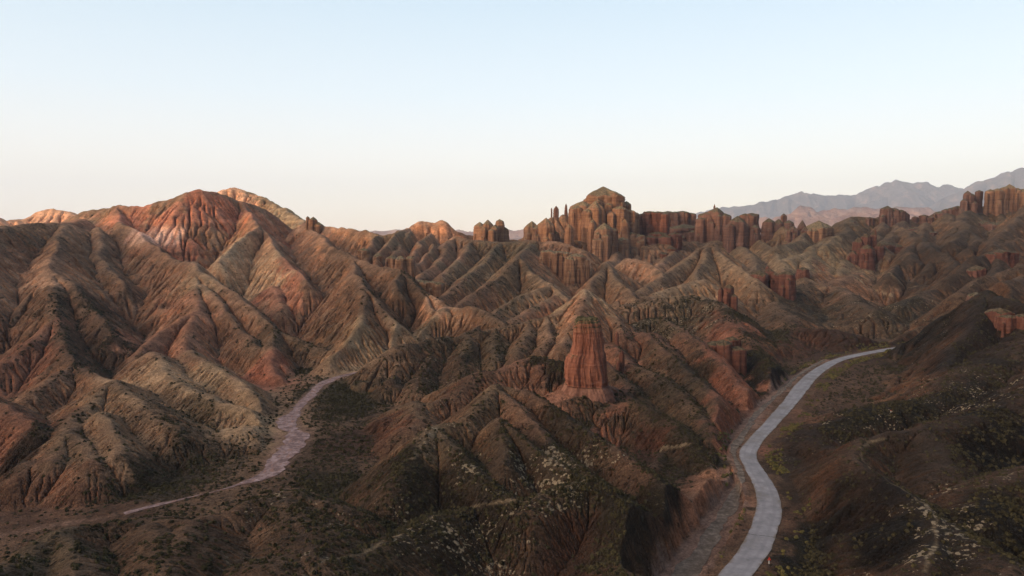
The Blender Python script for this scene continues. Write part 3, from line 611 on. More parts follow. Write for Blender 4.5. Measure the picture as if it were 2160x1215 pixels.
# banded beds in the bare slopes: follow height
zz = H.ravel(); band = fbm(zz/2.6 + 1.5*fbm(xf/60, yf/60, 2, 7), zz*0+3.3, 3, 17)
COL *= (1 + .35*(band*(1-MASK[:, 0])))[:, None]
if True:
    aa = np.zeros(H.shape); aa[I0:I1, :NF] = np.clip(np.log10(np.maximum(AREA, 1e-3)/np.maximum(cell*cell, 1e-6))/2.2, 0, 1.4); aa = aa.ravel()
    COL *= (1.06 - .22*aa)[:, None]; MASK[:, 0] = np.clip(MASK[:, 0] + .22*(aa-.45), 0, 1)
def trail(pts, w, amt, c):
    q = np.array([hit(*p) for p in pts]); d = np.full(len(xf), 1e9)
    bx = (xf > q[:, 0].min()-5) & (xf < q[:, 0].max()+5) & (yf > q[:, 1].min()-5) & (yf < q[:, 1].max()+5)
    X_, Y_ = xf[bx], yf[bx]; X_ = X_ + .8*fbm(X_/5, Y_/5, 2, 201); Y_ = Y_ + .8*fbm(X_/5, Y_/5, 2, 203); dm = np.full(len(X_), 1e9)
    for i in range(len(q)-1):
        dx, dy = (q[i+1]-q[i])[:2]; tt = np.clip(((X_-q[i, 0])*dx+(Y_-q[i, 1])*dy)/(dx*dx+dy*dy), 0, 1)
        dm = np.minimum(dm, np.hypot(X_-q[i, 0]-tt*dx, Y_-q[i, 1]-tt*dy))
    k = np.clip((w*(1+.8*fbm(X_/3, Y_/3, 3, 205))-dm)/.5, 0, 1)*amt
    COL[bx] = COL[bx]*(1-k[:, None]) + np.array(c)*k[:, None]; MASK[bx, 0] *= 1-k
TR = (.22, .165, .105)
trail([(640,1213),(780,1158),(900,1100),(960,1075),(1040,1062),(1110,1058),(1160,1040),(1240,1012)], .55, .6, TR)
trail([(1860,925),(1830,932),(1816,960),(1835,990),(1870,1013),(1905,1033),(1950,1062),(1978,1100),(1972,1150),(1950,1210)], .5, .55, TR)
trail([(1777,573),(1810,588),(1850,615),(1880,622)], .9, .7, TR); trail([(1850,560),(1880,580),(1930,605)], .8, .5, TR)
trail([(1395,948),(1440,940),(1450,938)], .9, .7, TR); trail([(925,902),(885,940),(865,965)], .8, .5, TR)
wash_c = np.array(lin(128, 102, 90))*.9
for D, w in ((DWf, 1.0), (DSf, .5)):
    k = np.clip((.9 + 2.2*fbm(xf/4, yf/4, 3, 131) - D.ravel())/1.6, 0, 1)*w
    COL = COL*(1-k[:, None]) + wash_c*k[:, None]; MASK[:, 0] *= (1-k); MASK[:, 1] *= (1-k)
k = np.clip((5.2 + 4*fbm(xf/5, yf/5, 3, 133) - DRf.ravel())/2, 0, 1)*.7
COL = COL*(1-k[:, None]) + np.array(lin(92, 72, 57))*k[:, None]; MASK[:, 0] *= (1-.75*k); MASK[:, 1] *= (1-k)
# pale washed face of the red cliff
cx, cy, cz = hit(345, 500)
q = np.exp(-((xf-cx)/15)**4 - ((yf-cy)/45)**2 - ((zz-cz)/7.5)**4) * np.clip(.5+1.2*fbm(xf/2.2, yf/60, 3, 141), 0, 1)
COL = COL*(1-q[:, None]) + np.array(lin(215, 172, 150))*1.25*q[:, None]; MASK[:, 0] *= 1-q
# ------------------------------------------------------------------ ground material
gm, t, b = new_mat('ground')
ge = t.nodes.new('ShaderNodeNewGeometry'); pos = ge.outputs['Position']
a1 = nd(t, 'ShaderNodeAttribute', attribute_name='soil').outputs['Color']
a2 = nd(t, 'ShaderNodeSeparateColor'); t.links.new(nd(t, 'ShaderNodeAttribute', attribute_name='cover').outputs['Color'], a2.inputs[0])
veg, fle = a2.outputs[0], a2.outputs[1]
n_big = noise(t, pos, .12, 5, .6); n_mid = noise(t, pos, .55, 5, .62); n_fin = noise(t, pos, 2.2, 4, .65)
c = mix_n(t, rng_n(t, n_big, .3, .7), mix_n(t, 1., a1, (.78, .76, .74), 'MULTIPLY'), mix_n(t, 1., a1, (1.22, 1.2, 1.18), 'MULTIPLY'))
c = mix_n(t, rng_n(t, n_mid, .35, .65), mix_n(t, 1., c, (.80, .78, .76), 'MULTIPLY'), mix_n(t, 1., c, (1.2, 1.18, 1.15), 'MULTIPLY'))
c = mix_n(t, rng_n(t, n_fin, .3, .7), mix_n(t, 1., c, (.74, .72, .70), 'MULTIPLY'), mix_n(t, 1., c, (1.26, 1.26, 1.24), 'MULTIPLY'))
# scrub: clumps about a metre across, denser where cover is high
vo = nd(t, 'ShaderNodeTexVoronoi', inp={'Scale': .75, 'Randomness': 1.0}); t.links.new(pos, vo.inputs['Vector'])
vo2 = nd(t, 'ShaderNodeTexVoronoi', inp={'Scale': 1.7, 'Randomness': 1.0}); t.links.new(pos, vo2.inputs['Vector'])
vsum = math_n(t, 'ADD', math_n(t, 'MULTIPLY', vo.outputs['Distance'], .55), math_n(t, 'MULTIPLY', vo2.outputs['Distance'], .35))
vsum = math_n(t, 'ADD', vsum, math_n(t, 'MULTIPLY', math_n(t, 'SUBTRACT', noise(t, pos, .25, 4, .6), .5), -1.0))
thr = rng_n(t, veg, 0.0, 1.0, .02, .62, False)
clump = math_n(t, 'SUBTRACT', 1.0, rng_n(t, math_n(t, 'SUBTRACT', vsum, thr), -.10, .10))
dark = mix_n(t, .5, mix_n(t, 1., a1, (.32, .27, .22), 'MULTIPLY'), (.030, .0225, .0112))
dark = mix_n(t, rng_n(t, n_fin, .35, .7), dark, mix_n(t, 1., dark, (1.7, 1.6, 1.2), 'MULTIPLY'))
c = mix_n(t, math_n(t, 'MULTIPLY', clump, .88), c, dark)
# pale dead-grass cushions
vf = nd(t, 'ShaderNodeTexVoronoi', inp={'Scale': .95, 'Randomness': 1.0})
wv = nd(t, 'ShaderNodeVectorMath', operation='MULTIPLY_ADD'); t.links.new(noise(t, pos, 1.1, 3, .6, 'Color'), wv.inputs[0]); wv.inputs[1].default_value = (1.6, 1.6, 1.6); t.links.new(pos, wv.inputs[2]); t.links.new(wv.outputs[0], vf.inputs['Vector'])
fsum = math_n(t, 'ADD', vf.outputs['Distance'], math_n(t, 'MULTIPLY', math_n(t, 'SUBTRACT', noise(t, pos, .16, 3, .6), .5), 1.6))
fsum = math_n(t, 'ADD', fsum, math_n(t, 'MULTIPLY', math_n(t, 'SUBTRACT', n_fin, .5), .5))
fmask = math_n(t, 'SUBTRACT', 1.0, rng_n(t, math_n(t, 'SUBTRACT', fsum, math_n(t, 'MULTIPLY', fle, .40)), -.07, .05))
fmask = math_n(t, 'MULTIPLY', fmask, rng_n(t, fle, .04, .16))
c = mix_n(t, math_n(t, 'MULTIPLY', fmask, .85), c, (.27, .21, .14))
vd = nd(t, 'ShaderNodeTexVoronoi', inp={'Scale': .62, 'Randomness': 1.0}); t.links.new(pos, vd.inputs['Vector'])
vc = nd(t, 'ShaderNodeSeparateColor'); t.links.new(vd.outputs['Color'], vc.inputs[0])
has = math_n(t, 'LESS_THAN', vc.outputs[0], math_n(t, 'ADD', math_n(t, 'MULTIPLY', veg, 1.1), .04))
rad = math_n(t, 'ADD', .16, math_n(t, 'MULTIPLY', vc.outputs[1], .22))
dot = math_n(t, 'MULTIPLY', has, math_n(t, 'SUBTRACT', 1.0, rng_n(t, math_n(t, 'SUBTRACT', vd.outputs['Distance'], rad), -.08, .10)))
c = mix_n(t, math_n(t, 'MULTIPLY', dot, .85), c, mix_n(t, .5, dark, (.020, .0155, .008)))
ve = nd(t, 'ShaderNodeTexVoronoi', inp={'Scale': .27, 'Randomness': 1.0}); t.links.new(pos, ve.inputs['Vector'])
vk = nd(t, 'ShaderNodeSeparateColor'); t.links.new(ve.outputs['Color'], vk.inputs[0])
hb = math_n(t, 'LESS_THAN', vk.outputs[0], math_n(t, 'ADD', math_n(t, 'MULTIPLY', veg, .9), .18))
rb = math_n(t, 'ADD', math_n(t, 'ADD', .08, math_n(t, 'MULTIPLY', vk.outputs[1], .20)), math_n(t, 'MULTIPLY', math_n(t, 'SUBTRACT', n_fin, .5), .25))
db = math_n(t, 'MULTIPLY', hb, math_n(t, 'SUBTRACT', 1.0, rng_n(t, math_n(t, 'SUBTRACT', ve.outputs['Distance'], rb), -.05, .05)))
c = mix_n(t, math_n(t, 'MULTIPLY', db, .8), c, mix_n(t, .5, dark, (.020, .0155, .008)))
t.links.new(c, b.inputs['Base Color'])
# rills running down the slopes + clods
n1 = bump(t, None, n_mid, .8, 1.0)
n2 = bump(t, None, n_fin, 1.0, .5, n1)
bump(t, b, math_n(t, 'ADD', clump, dot), .9, .5, n2)
V = np.stack([X, Y, H], -1).reshape(-1, 3)
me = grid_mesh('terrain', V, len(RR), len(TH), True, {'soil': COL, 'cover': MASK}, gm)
ter = link('terrain', me, kind='structure')
print('terrain', round(time.time()-T0, 1))
# ------------------------------------------------------------------ far mountains
MR = [
 ([(1480,446,7000),(1520,440,6900),(1560,436,6900),(1600,427,6900),(1625,426,6900),(1655,413,6900),(1680,406,6900),(1702,413,6900),(1740,414,6900),(1762,411,6900),(1795,415,6900),(1830,402,6900),(1868,386,6900),(1888,380,6900),(1912,384,6900),(1960,388,6900),(2000,391,6900),(2035,401,7000),(2120,420,7200)], .62, 30),
 ([(1990,425,6000),(2035,402,6000),(2080,382,6000),(2122,364,6000),(2150,357,6000),(2200,352,6000),(2300,340,6000),(2450,345,6000)], .62, 30),
 ([(1560,470,3600),(1640,458,3600),(1690,436,3600),(1730,446,3600),(1790,448,3600),(1850,440,3600),(1900,436,3600),(1960,438,3600),(2040,450,3600),(2200,450,3700)], .5, 8),
 ([(500,492,4200),(700,489,4200),(790,487,4200),(850,486,4200),(905,489,4200),(1050,487,4200),(1100,488,4200),(1300,480,4200),(1500,474,4200)], .5, 8),
 ([(-200,480,4800),(200,484,4800),(500,487,4800)], .5, 8),
 ([(1640,462,3100),(1720,458,3100),(1800,456,3100),(1900,452,3100),(2000,455,3100)], .5, 8),
]
def mountains():
    th = np.radians(np.arange(-42, 46, .09)); r = np.geomspace(4300, 14200, 330)
    x = r[:, None]*np.sin(th); y = r[:, None]*np.cos(th); xx, yy = x.ravel(), y.ravel()
    h = np.full(xx.shape, -25.)
    wx = xx + 100*fbm(xx/700, yy/700, 4, 3); wy = yy + 100*fbm(xx/700, yy/700, 4, 13)
    for w, sl, rd, k in prep([([(a_, b_, c_*1.7) for a_, b_, c_ in q_[0]], q_[1], q_[2]*1.7) for q_ in MR]):
        hh = np.full(xx.shape, -999.); dd = np.zeros(xx.shape); uu = np.zeros(xx.shape); acc = 0
        for i in range(len(w)-1):
            ax, ay, az = w[i]; dx, dy, dz = w[i+1]-w[i]; ll = math.hypot(dx, dy)
            tt = np.clip(((wx-ax)*dx+(wy-ay)*dy)/ll/ll, 0, 1); d = np.hypot(wx-ax-tt*dx, wy-ay-tt*dy)
            z = az+tt*dz - sl*(np.sqrt(d*d+rd*rd)-rd); bt = z > hh
            hh = np.where(bt, z, hh); dd = np.where(bt, d, dd); uu = np.where(bt, acc+tt*ll, uu); acc += ll
        ph = uu/350 + .8*fbm(xx/500, yy/500, 3, 23); tri = np.abs((ph % 1)*2-1); tri2 = np.abs(((ph*2.6) % 1)*2-1)
        hh -= np.clip(dd-25, 0, 380)*(.30*tri+.14*tri2)
        h = np.maximum(h, hh)
    h += (26*fbm(xx/190, yy/190, 5, 43) + 60*(.35-np.abs(fbm(xx/320, yy/320, 5, 53))) + 20*fbm(xx/80, yy/80, 4, 57))*np.clip((h+25)/150, .1, 1)
    h = np.maximum(h, 2 + 8*fbm(xx/200, yy/200, 3, 5) + 8)
    m, t, b = new_mat('far_rock'); p = t.nodes.new('ShaderNodeNewGeometry').outputs['Position']
    n = noise(t, p, .007, 6, .65); cc = ramp_n(t, n, [(.3, (.045, .042, .045)), (.55, (.10, .088, .085)), (.72, (.26, .17, .13))])
    c2 = ramp_n(t, n, [(.3, (.12, .06, .045)), (.5, (.30, .17, .12)), (.7, (.42, .27, .20))]); sz = nd(t, 'ShaderNodeSeparateXYZ'); t.links.new(p, sz.inputs[0])
    cc = mix_n(t, rng_n(t, math_n(t, 'ADD', sz.outputs[2], math_n(t, 'MULTIPLY', n, 150.)), 300, 390), c2, cc)
    t.links.new(cc, b.inputs['Base Color']); bump(t, b, noise(t, p, .012, 7, .7), 1.0, 75)
    me = grid_mesh('mountains', np.c_[xx, yy, h], len(r), len(th), mat=m)
    link('mountains', me, kind='structure')
mountains()
print('mountains', round(time.time()-T0, 1))
# ------------------------------------------------------------------ rock formations
def rock_mat(name, base, dark, cap, band=.5, flat=.62):
    m, t, b = new_mat(name); ge = t.nodes.new('ShaderNodeNewGeometry'); p = ge.outputs['Position']
    wob = noise(t, p, .15, 3, .5, 'Color')
    st = mapping(t, p, (.06, .06, 1.0)); bands = noise(t, st, .9, 5, .65)
    fl = noise(t, mapping(t, p, (1, 1, .12)), .28, 4, .62)
    c = mix_n(t, rng_n(t, bands, .35, .65), dark, base)
    c = mix_n(t, band, mix_n(t, .5, base, dark), c)
    c = mix_n(t, rng_n(t, fl, .3, .7), mix_n(t, 1., c, (.62, .56, .56), 'MULTIPLY'), mix_n(t, 1., c, (1.2, 1.2, 1.2), 'MULTIPLY'))
    c = mix_n(t, rng_n(t, noise(t, p, 1.3, 4, .6), .35, .65), mix_n(t, 1., c, (.82, .8, .8), 'MULTIPLY'), c)
    sx = nd(t, 'ShaderNodeSeparateXYZ'); t.links.new(ge.outputs['Normal'], sx.inputs[0])
    up = math_n(t, 'ADD', sx.outputs[2], math_n(t, 'MULTIPLY', math_n(t, 'SUBTRACT', noise(t, p, .5, 4, .6), .5), .5))
    cc = mix_n(t, rng_n(t, noise(t, p, .9, 4, .7), .42, .56), mix_n(t, 1., cap, (.38, .38, .34), 'MULTIPLY'), cap)
    c = mix_n(t, rng_n(t, up, flat-.12, flat+.1), c, cc)
    t.links.new(c, b.inputs['Base Color'])
    x = bump(t, None, bands, .55*band+.2, .7); x = bump(t, None, fl, .7, 1.0, x); bump(t, b, noise(t, p, 2.0, 5, .6), .5, .3, x)
    return m
M_CASTLE = rock_mat('castle_sandstone', (.265, .150, .086), (.12, .060, .038), (.17, .125, .075), .45)
M_RED = rock_mat('red_sandstone', (.155, .066, .042), (.072, .030, .022), (.085, .062, .036), .5)
M_PILLAR = rock_mat('banded_red_sandstone', (.26, .108, .066), (.165, .062, .038), (.12, .09, .05), .35, .62)
M_DARK = rock_mat('dusky_sandstone', (.165, .090, .063), (.075, .039, .03), (.10, .08, .05), .45)
rk = np.random.default_rng(77)
def column_verts(x, y, zt, zb, R, caph=.0, taper=.82, flute=.10, nfl=6, ecc=1.0, rot=0, seed=0, na=64, nz=44, strata=.03, boxy=.52, lean=0):
    """a fluted, bedded pillar of rock with a weathered cap: vertices and quads"""
    rows = []; tz = np.linspace(0, 1, nz) ** 1.0
    ph = np.linspace(0, 2*math.pi, na, endpoint=False)
    cs, sn = np.cos(ph), np.sin(ph)
    sq = (np.abs(cs)**(2/(1-boxy*.75)) + np.abs(sn)**(2/(1-boxy*.75)))**(-(1-boxy*.75)/2)
    Hh = zt-zb
    ztl = zt - R*.38*np.clip(fbm(cs*1.6+seed, sn*1.6, 2, 33), 0, 1) - min(R*.12, .5)*np.abs(fbm(cs*6+seed, sn*6, 2, 35))
    for k, tt in enumerate(tz):
        z = zb + Hh*tt; zv = zb + (ztl-zb)*tt
        prof = 1 + (taper-1)*tt + .16*(1-tt)**5
        u = cs*nfl*.55 + seed*5.1; v = sn*nfl*.55 + seed*2.7
        f = fbm(u + .15*tt*3, v + .15*tt*3, 3, seed % 50)
        f2 = np.abs(fbm(u*1.7, v*1.7 + tt*.6, 2, (seed+9) % 50))
        fade = (1 - .35*tt)
        s = .05*math.tanh(4*float(fbm(np.array([z/5.0]), np.array([2.2]), 2, 61)[0])) + strata*fbm(np.full(na, z/1.3), u*.4, 3, (seed+3) % 50) + strata*.6*np.sign(math.sin(z*1.1+seed))*.5
        r = R*prof*sq*(1 + flute*fade*(2.0*f - 1.6*f2) + s)
        if tt > .95: r = r*(1 - .05*((tt-.95)/.05)**2)
        rows.append(np.c_[r*cs, ecc*r*sn, zv])
    last = rows[-1]
    ncap = 9
    for k in range(1, ncap+1):
        q = k/ncap
        rr = last[:, :2]*(1-q)**.95
        zc = ztl + (zt+caph-ztl)*q**.9 + .10*R*fbm(rr[:, 0]/R*3+seed, rr[:, 1]/R*3, 3, 5)*(1-q)
        rows.append(np.c_[rr, zc if q < 1 else np.full(na, zt+caph)])
    A = np.array(rows); nr = len(rows)
    c_, s_ = math.cos(rot), math.sin(rot)
    xx = A[..., 0]*c_ - A[..., 1]*s_ + x + lean*(A[..., 2]-zb); yy = A[..., 0]*s_ + A[..., 1]*c_ + y
    V = np.stack([xx, yy, A[..., 2]], -1).reshape(-1, 3)
    i = np.arange(nr-1)[:, None]; j = np.arange(na)[None]; j2 = (j+1) % na
    F = np.stack([i*na+j, i*na+j2, (i+1)*na+j2, (i+1)*na+j], -1).reshape(-1, 4)
    return V, F
SEED = [1]
def column(parent, name, mat, px, hw, top, base, Yd, apex=None, origin=(0, 0, 0), **kw):
    SEED[0] += 7
    x, y, zt = P(px, top, Yd); zb = P(px, base, Yd)[2]; R = hw*Yd/F_PX
    zb = min(zb, float(ground(x, y))) - 5
    cap = (P(px, apex, Yd)[2]-zt) if apex else .25*R
    k = dict(nfl=max(2.2, min(4.5, R*.42)), rot=rk.uniform(0, 3), taper=rk.uniform(.72, .9), ecc=rk.uniform(.75, 1.15), flute=.15)
    k.update(kw)
    V, F = column_verts(x, y, zt, zb, R/ max(k['taper'], .86), cap, seed=SEED[0], **k)
    V = V - np.array(origin)
    me = raw_mesh(name, V, F, mat=mat)
    return link(name, me, parent)
def formation(name, label, cat, cols, mat, group=None, part='rock_column'):
    """cols: (px, half width px, top, base, distance, apex or None, options)"""
    big = max(cols, key=lambda c: c[1]); x, y, _ = P(big[0], big[3], big[4]); z = float(ground(x, y))
    r = bpy.data.objects.new(name, None); C.collection.objects.link(r); r.location = (x, y, z)
    r['label'] = label; r['category'] = cat; r['kind'] = 'thing'
    if group: r['group'] = group
    for c in cols:
        kw = c[6] if len(c) > 6 else {}
        m_ = kw.pop('mat', mat); kw = dict(kw)
        if name in ('rock_wall', 'rock_outcrop'):
            kw.setdefault('taper', rk.uniform(.88, .96)); kw.setdefault('boxy', .6); kw.setdefault('ecc', rk.uniform(.9, 1.5)); kw.setdefault('rot', rk.uniform(-.4, .4)); c = (c[0], c[1]*1.25, c[2], c[3], c[4], c[2]-(c[2]-(c[5] or c[2]-2))*.6)
        column(r, kw.pop('part', part), m_, *c[:5], apex=c[5] if len(c) > 5 else None, origin=(x, y, z), **kw)
        if c[1] >= 8.5 and name != 'hoodoo':                # buttresses leaning on the tower
            for q in range(3 if c[1] < 16 else 5):
                px = c[0] + c[1]*rk.uniform(-.92, .92); hw = c[1]*rk.uniform(.18, .36); hgt = c[3]-c[2]
                dY = -math.sqrt(max(.05, 1-((px-c[0])/c[1])**2))*c[1]*c[4]/F_PX*.92
                tp = c[2] + hgt*rk.uniform(.10, .62); column(r, 'buttress', m_, px, hw, tp, c[3], c[4]+dY, tp-hw*.8, (x, y, z))
    return r
for f in FORMS: formation(f[0], f[1], f[2], f[3], globals()[f[4]])
# ---- the banded pillar
def pillar():
    Yd = 236; x0, y0, _ = P(1238, 815, Yd); zg = float(ground(x0, y0)); k = Yd/F_PX
    zof = lambda py: P(1238, py, Yd)[2]
    r = bpy.data.objects.new('rock_pillar', None); C.collection.objects.link(r); r.location = (x0, y0, zg)
    r['label'] = 'tall free-standing banded red pillar with a scrubby cap in the centre of the valley'; r['category'] = 'rock pillar'
    prof = [(845,1172,1302),(832,1176,1297),(822,1184,1292),(814,1190,1286),(810,1193,1283),(808,1195,1282),(800,1194,1283),(780,1195,1282),(762,1196,1279),(752,1197,1276),(745,1203,1274),(735,1206,1272),(725,1208,1271),(712,1208,1270),(700,1209,1268),(688,1210,1268),(678,1213,1267),(672,1216,1264)]
    def part(name, rows, mat, cap=False, na=220, dz=.16, seed=1, strata=.022, flute=.085):
        pys = np.array([q[0] for q in rows])[::-1]; zs = np.array([zof(p) for p in pys])
        l = np.array([q[1] for q in rows])[::-1]; rt = np.array([q[2] for q in rows])[::-1]
        o = np.argsort(zs); zs, l, rt = zs[o], l[o], rt[o]
        z = np.arange(zs[0], zs[-1], dz); L_ = np.interp(z, zs, l); R_ = np.interp(z, zs, rt)
        cx = ((L_+R_)/2-1238)*k; rad = (R_-L_)/2*k*1.0; cx = cx + .45*fbm(z/5, z*0+2, 2, 66)
        ph = np.linspace(0, 2*math.pi, na, endpoint=False); cs, sn = np.cos(ph), np.sin(ph)
        sq = (np.abs(cs)**2.8+np.abs(sn)**2.8)**(-1/2.8)
        Z = z[:, None]+0*ph; U = cs*1.8+0*Z; Vv = sn*1.8+0*Z
        lay = .6*fbm(Z/.42+.35*fbm(U, Vv, 2, 3), U*.35, 3, 8); ledge = np.sign(lay)*np.abs(lay)**.6
        f = fbm(U*1.2+Z*.04, Vv*1.2, 4, 12); cr = np.abs(fbm(U*3.2, Vv*3.2+Z*.12, 3, 19))
        rr = rad[:, None]*sq*(1+strata*ledge+flute*3*f-flute*1.8*cr)
        if cap: Z = Z - np.clip((Z-z[0])/(z[-1]-z[0]), 0, 1)*(1.6*np.clip(fbm(cs*1.5+0*Z, sn*1.5+0*Z, 3, 44)+.15, 0, 1) + .35*np.abs(fbm(cs*5+0*Z, sn*5+0*Z, 2, 45)))
        pts = [np.stack([rr*cs+cx[:, None], rr*sn*.95, Z], -1)]
        last = pts[0][-1]
        if cap:
            for q in np.linspace(0, 1, 12)[1:]:
                pq = last.copy(); pq[:, :2] = last[:, :2]*(1-q) + np.array([cx[-1], 0])*q; pq[:, 2] = last[:, 2]*(1-q) + (z[-1]+.3)*q + .6*math.sin(q*3.14) + .7*fbm(pq[:, 0]*.6, pq[:, 1]*.6, 3, 9)*(1-q); pts.append(pq[None])
        A = np.concatenate(pts); nr = len(A)
        V = A.reshape(-1, 3) + np.array([0, 0, -zg])
        i = np.arange(nr-1)[:, None]; j = np.arange(na)[None]; j2 = (j+1) % na
        F = np.stack([i*na+j, i*na+j2, (i+1)*na+j2, (i+1)*na+j], -1).reshape(-1, 4)
        link(name, raw_mesh(name, V, F, mat=mat), r)
    part('pedestal', [(880,1160,1312)]+prof[:5], M_FOOT, seed=3, strata=.01, flute=.05)
    part('shaft', prof[4:15], M_PILLAR)
    part('crown', prof[14:], M_CROWN, cap=True, strata=.03, flute=.06)
M_FOOT = rock_mat('pale_red_talus', (.22, .112, .074), (.145, .066, .044), (.22, .115, .078), .25, 1.4)
M_CROWN = rock_mat('scrubby_crown', (.30, .135, .08), (.16, .066, .04), (.085, .068, .034), .5, .30)
pillar()
print('rocks', round(time.time()-T0, 1))
# ------------------------------------------------------------------ road, dry riverbed, wash
def ribbon(name, path, half, zfun, mat, ncross=9, ragged=0, freq=.25, crown=0, off=0.):
    d = np.gradient(path[:, :2], axis=0); d /= np.linalg.norm(d, axis=1)[:, None]+1e-9
    nrm = np.c_[d[:, 1], -d[:, 0]]; n = len(path); s = np.arange(n)*1.5
    half = np.broadcast_to(half, n)
    c = np.linspace(-1, 1, ncross)
    wl = half*(1+ragged*(fbm(s*freq, s*0+1.5, 4, 51)+.6*fbm(s*freq*6, s*0+1.5, 2, 53))); wr = half*(1+ragged*(fbm(s*freq, s*0+9.5, 4, 52)+.6*fbm(s*freq*6, s*0+9.5, 2, 54)))
    w = np.where(c[None] < 0, wl[:, None], wr[:, None])*c[None]
    xx = path[:, 0:1]+nrm[:, 0:1]*w; yy = path[:, 1:2]+nrm[:, 1:2]*w
    zz = zfun(path, xx, yy) + off - crown*c[None]**2
    at = np.stack([np.abs(c)[None]+0*xx, (c[None]+1)/2+0*xx, 0*xx], -1).reshape(-1, 3)
    me = grid_mesh(name, np.stack([xx, yy, zz], -1).reshape(-1, 3), n, ncross, attrs={'across': at}, mat=mat)
    return link(name, me, kind='structure')
m_road, t, b = new_mat('pale_concrete_road'); p = t.nodes.new('ShaderNodeNewGeometry').outputs['Position']
c = ramp_n(t, noise(t, p, .35, 5, .6), [(.3, (.13, .122, .128)), (.55, (.20, .188, .197)), (.75, (.26, .245, .252))])
c = mix_n(t, rng_n(t, noise(t, p, .09, 4, .6), .52, .68), c, (.14, .125, .118)); c = mix_n(t, rng_n(t, noise(t, p, 2.5, 3, .6), .3, .7), mix_n(t, 1., c, (.9, .9, .9), 'MULTIPLY'), c)
ac = nd(t, 'ShaderNodeSeparateColor'); t.links.new(nd(t, 'ShaderNodeAttribute', attribute_name='across').outputs['Color'], ac.inputs[0])
tyre = math_n(t, 'SUBTRACT', 1.0, rng_n(t, math_n(t, 'ABSOLUTE', math_n(t, 'SUBTRACT', ac.outputs[0], .42)), .05, .2))
c = mix_n(t, math_n(t, 'MULTIPLY', tyre, .35), c, (.13, .12, .125))
edge_f = math_n(t, 'ADD', ac.outputs[0], math_n(t, 'MULTIPLY', math_n(t, 'SUBTRACT', noise(t, p, .45, 5, .65), .5), .9))
c = mix_n(t, math_n(t, 'MULTIPLY', rng_n(t, edge_f, .82, 1.06), .85), c, (.125, .094, .07))
t.links.new(c, b.inputs['Base Color']); bump(t, b, noise(t, p, 3, 4, .6), .2, .1); b.inputs['Roughness'].default_value = .8
m_wash, t, b = new_mat('wash_gravel'); p = t.nodes.new('ShaderNodeNewGeometry').outputs['Position']
c = ramp_n(t, noise(t, p, .7, 6, .7), [(.32, (.045, .033, .026)), (.5, (.10, .075, .058)), (.7, (.20, .155, .125))]); t.links.new(c, b.inputs['Base Color']); bump(t, b, noise(t, p, 1.5, 5, .65), .6, .4)
dd = np.r_[0, np.cumsum(np.hypot(*np.diff(road_w[:, :2], axis=0).T))]
hw_road = 2.35 + .25*np.sin(dd/23) + 0*dd
def road_z(path, xx, yy): return path[:, 2:3] + 0*xx
ribbon('road', road_w, hw_road, road_z, m_road, 21, .10, .12, .06, .05)
# worn joints across the road
mj, t, b = new_mat('joint_dirt'); b.inputs['Base Color'].default_value = (.05, .04, .035, 1)
def joints():
    V, F = [], []
    for px, py in ((1612,1124),(1660,858),(1590,944)):
        a_, s_ = ray(px, py); k = int(np.argmin(np.hypot(road_w[:, 0]-a_*(CAM_Z-1)/-s_, road_w[:, 1]-(CAM_Z-1)/-s_)))
        dx, dy = (road_w[k+1]-road_w[k-1])[:2]; l = math.hypot(dx, dy); dx, dy = dx/l, dy/l; b0 = len(V)
        for i in range(25):
            c = -1+i/12; w = .06+.05*rs.random(); o = .25*math.sin(c*3)+.1*rs.random()
            x, y = road_w[k, 0]+dy*c*3.2+dx*o, road_w[k, 1]-dx*c*3.2+dy*o; z = road_w[k, 2]+.056-.06*c*c
            V += [(x-dx*w, y-dy*w, z), (x+dx*w, y+dy*w, z)]
        for i in range(24): F.append((b0+2*i, b0+2*i+2, b0+2*i+3, b0+2*i+1))
    link('road_joints', raw_mesh('road_joints', V, F, mat=mj), kind='structure')
joints()
m_bed, t, b = new_mat('dry_gravel'); p = t.nodes.new('ShaderNodeNewGeometry').outputs['Position']
c = ramp_n(t, noise(t, p, .5, 6, .7), [(.32, (.06, .036, .032)), (.5, (.15, .10, .096)), (.66, (.28, .205, .20))])
c = mix_n(t, rng_n(t, noise(t, mapping(t, p, (1, .3, 1)), 1.2, 4, .6), .55, .65), c, (.20, .11, .085))
t.links.new(c, b.inputs['Base Color']); bump(t, b, noise(t, p, 1.5, 5, .65), .5, .3)
def drape(path, xx, yy): return ground(xx, yy)
def drape_broken(path, xx, yy):                     # the bed silts up and disappears here and there where it is thin
    k = np.clip((1.5-path[:, 3:4])/.5, 0, 1)*np.clip((.12+fbm(path[:, 0:1]/9, path[:, 1:2]/9, 3, 91))*6, 0, 1)
    return ground(xx, yy) - .6*k
ribbon('dry_riverbed', stream_w, np.maximum(stream_w[:, 3]*.72, .16), drape_broken, m_bed, 15, .8, .10, 0, .12)
ribbon('gravel_wash', wash_w, np.maximum(wash_w[:, 3]*.4, .35), drape, m_wash, 11, .8, .12, 0, .10)
print('ribbons', round(time.time()-T0, 1))

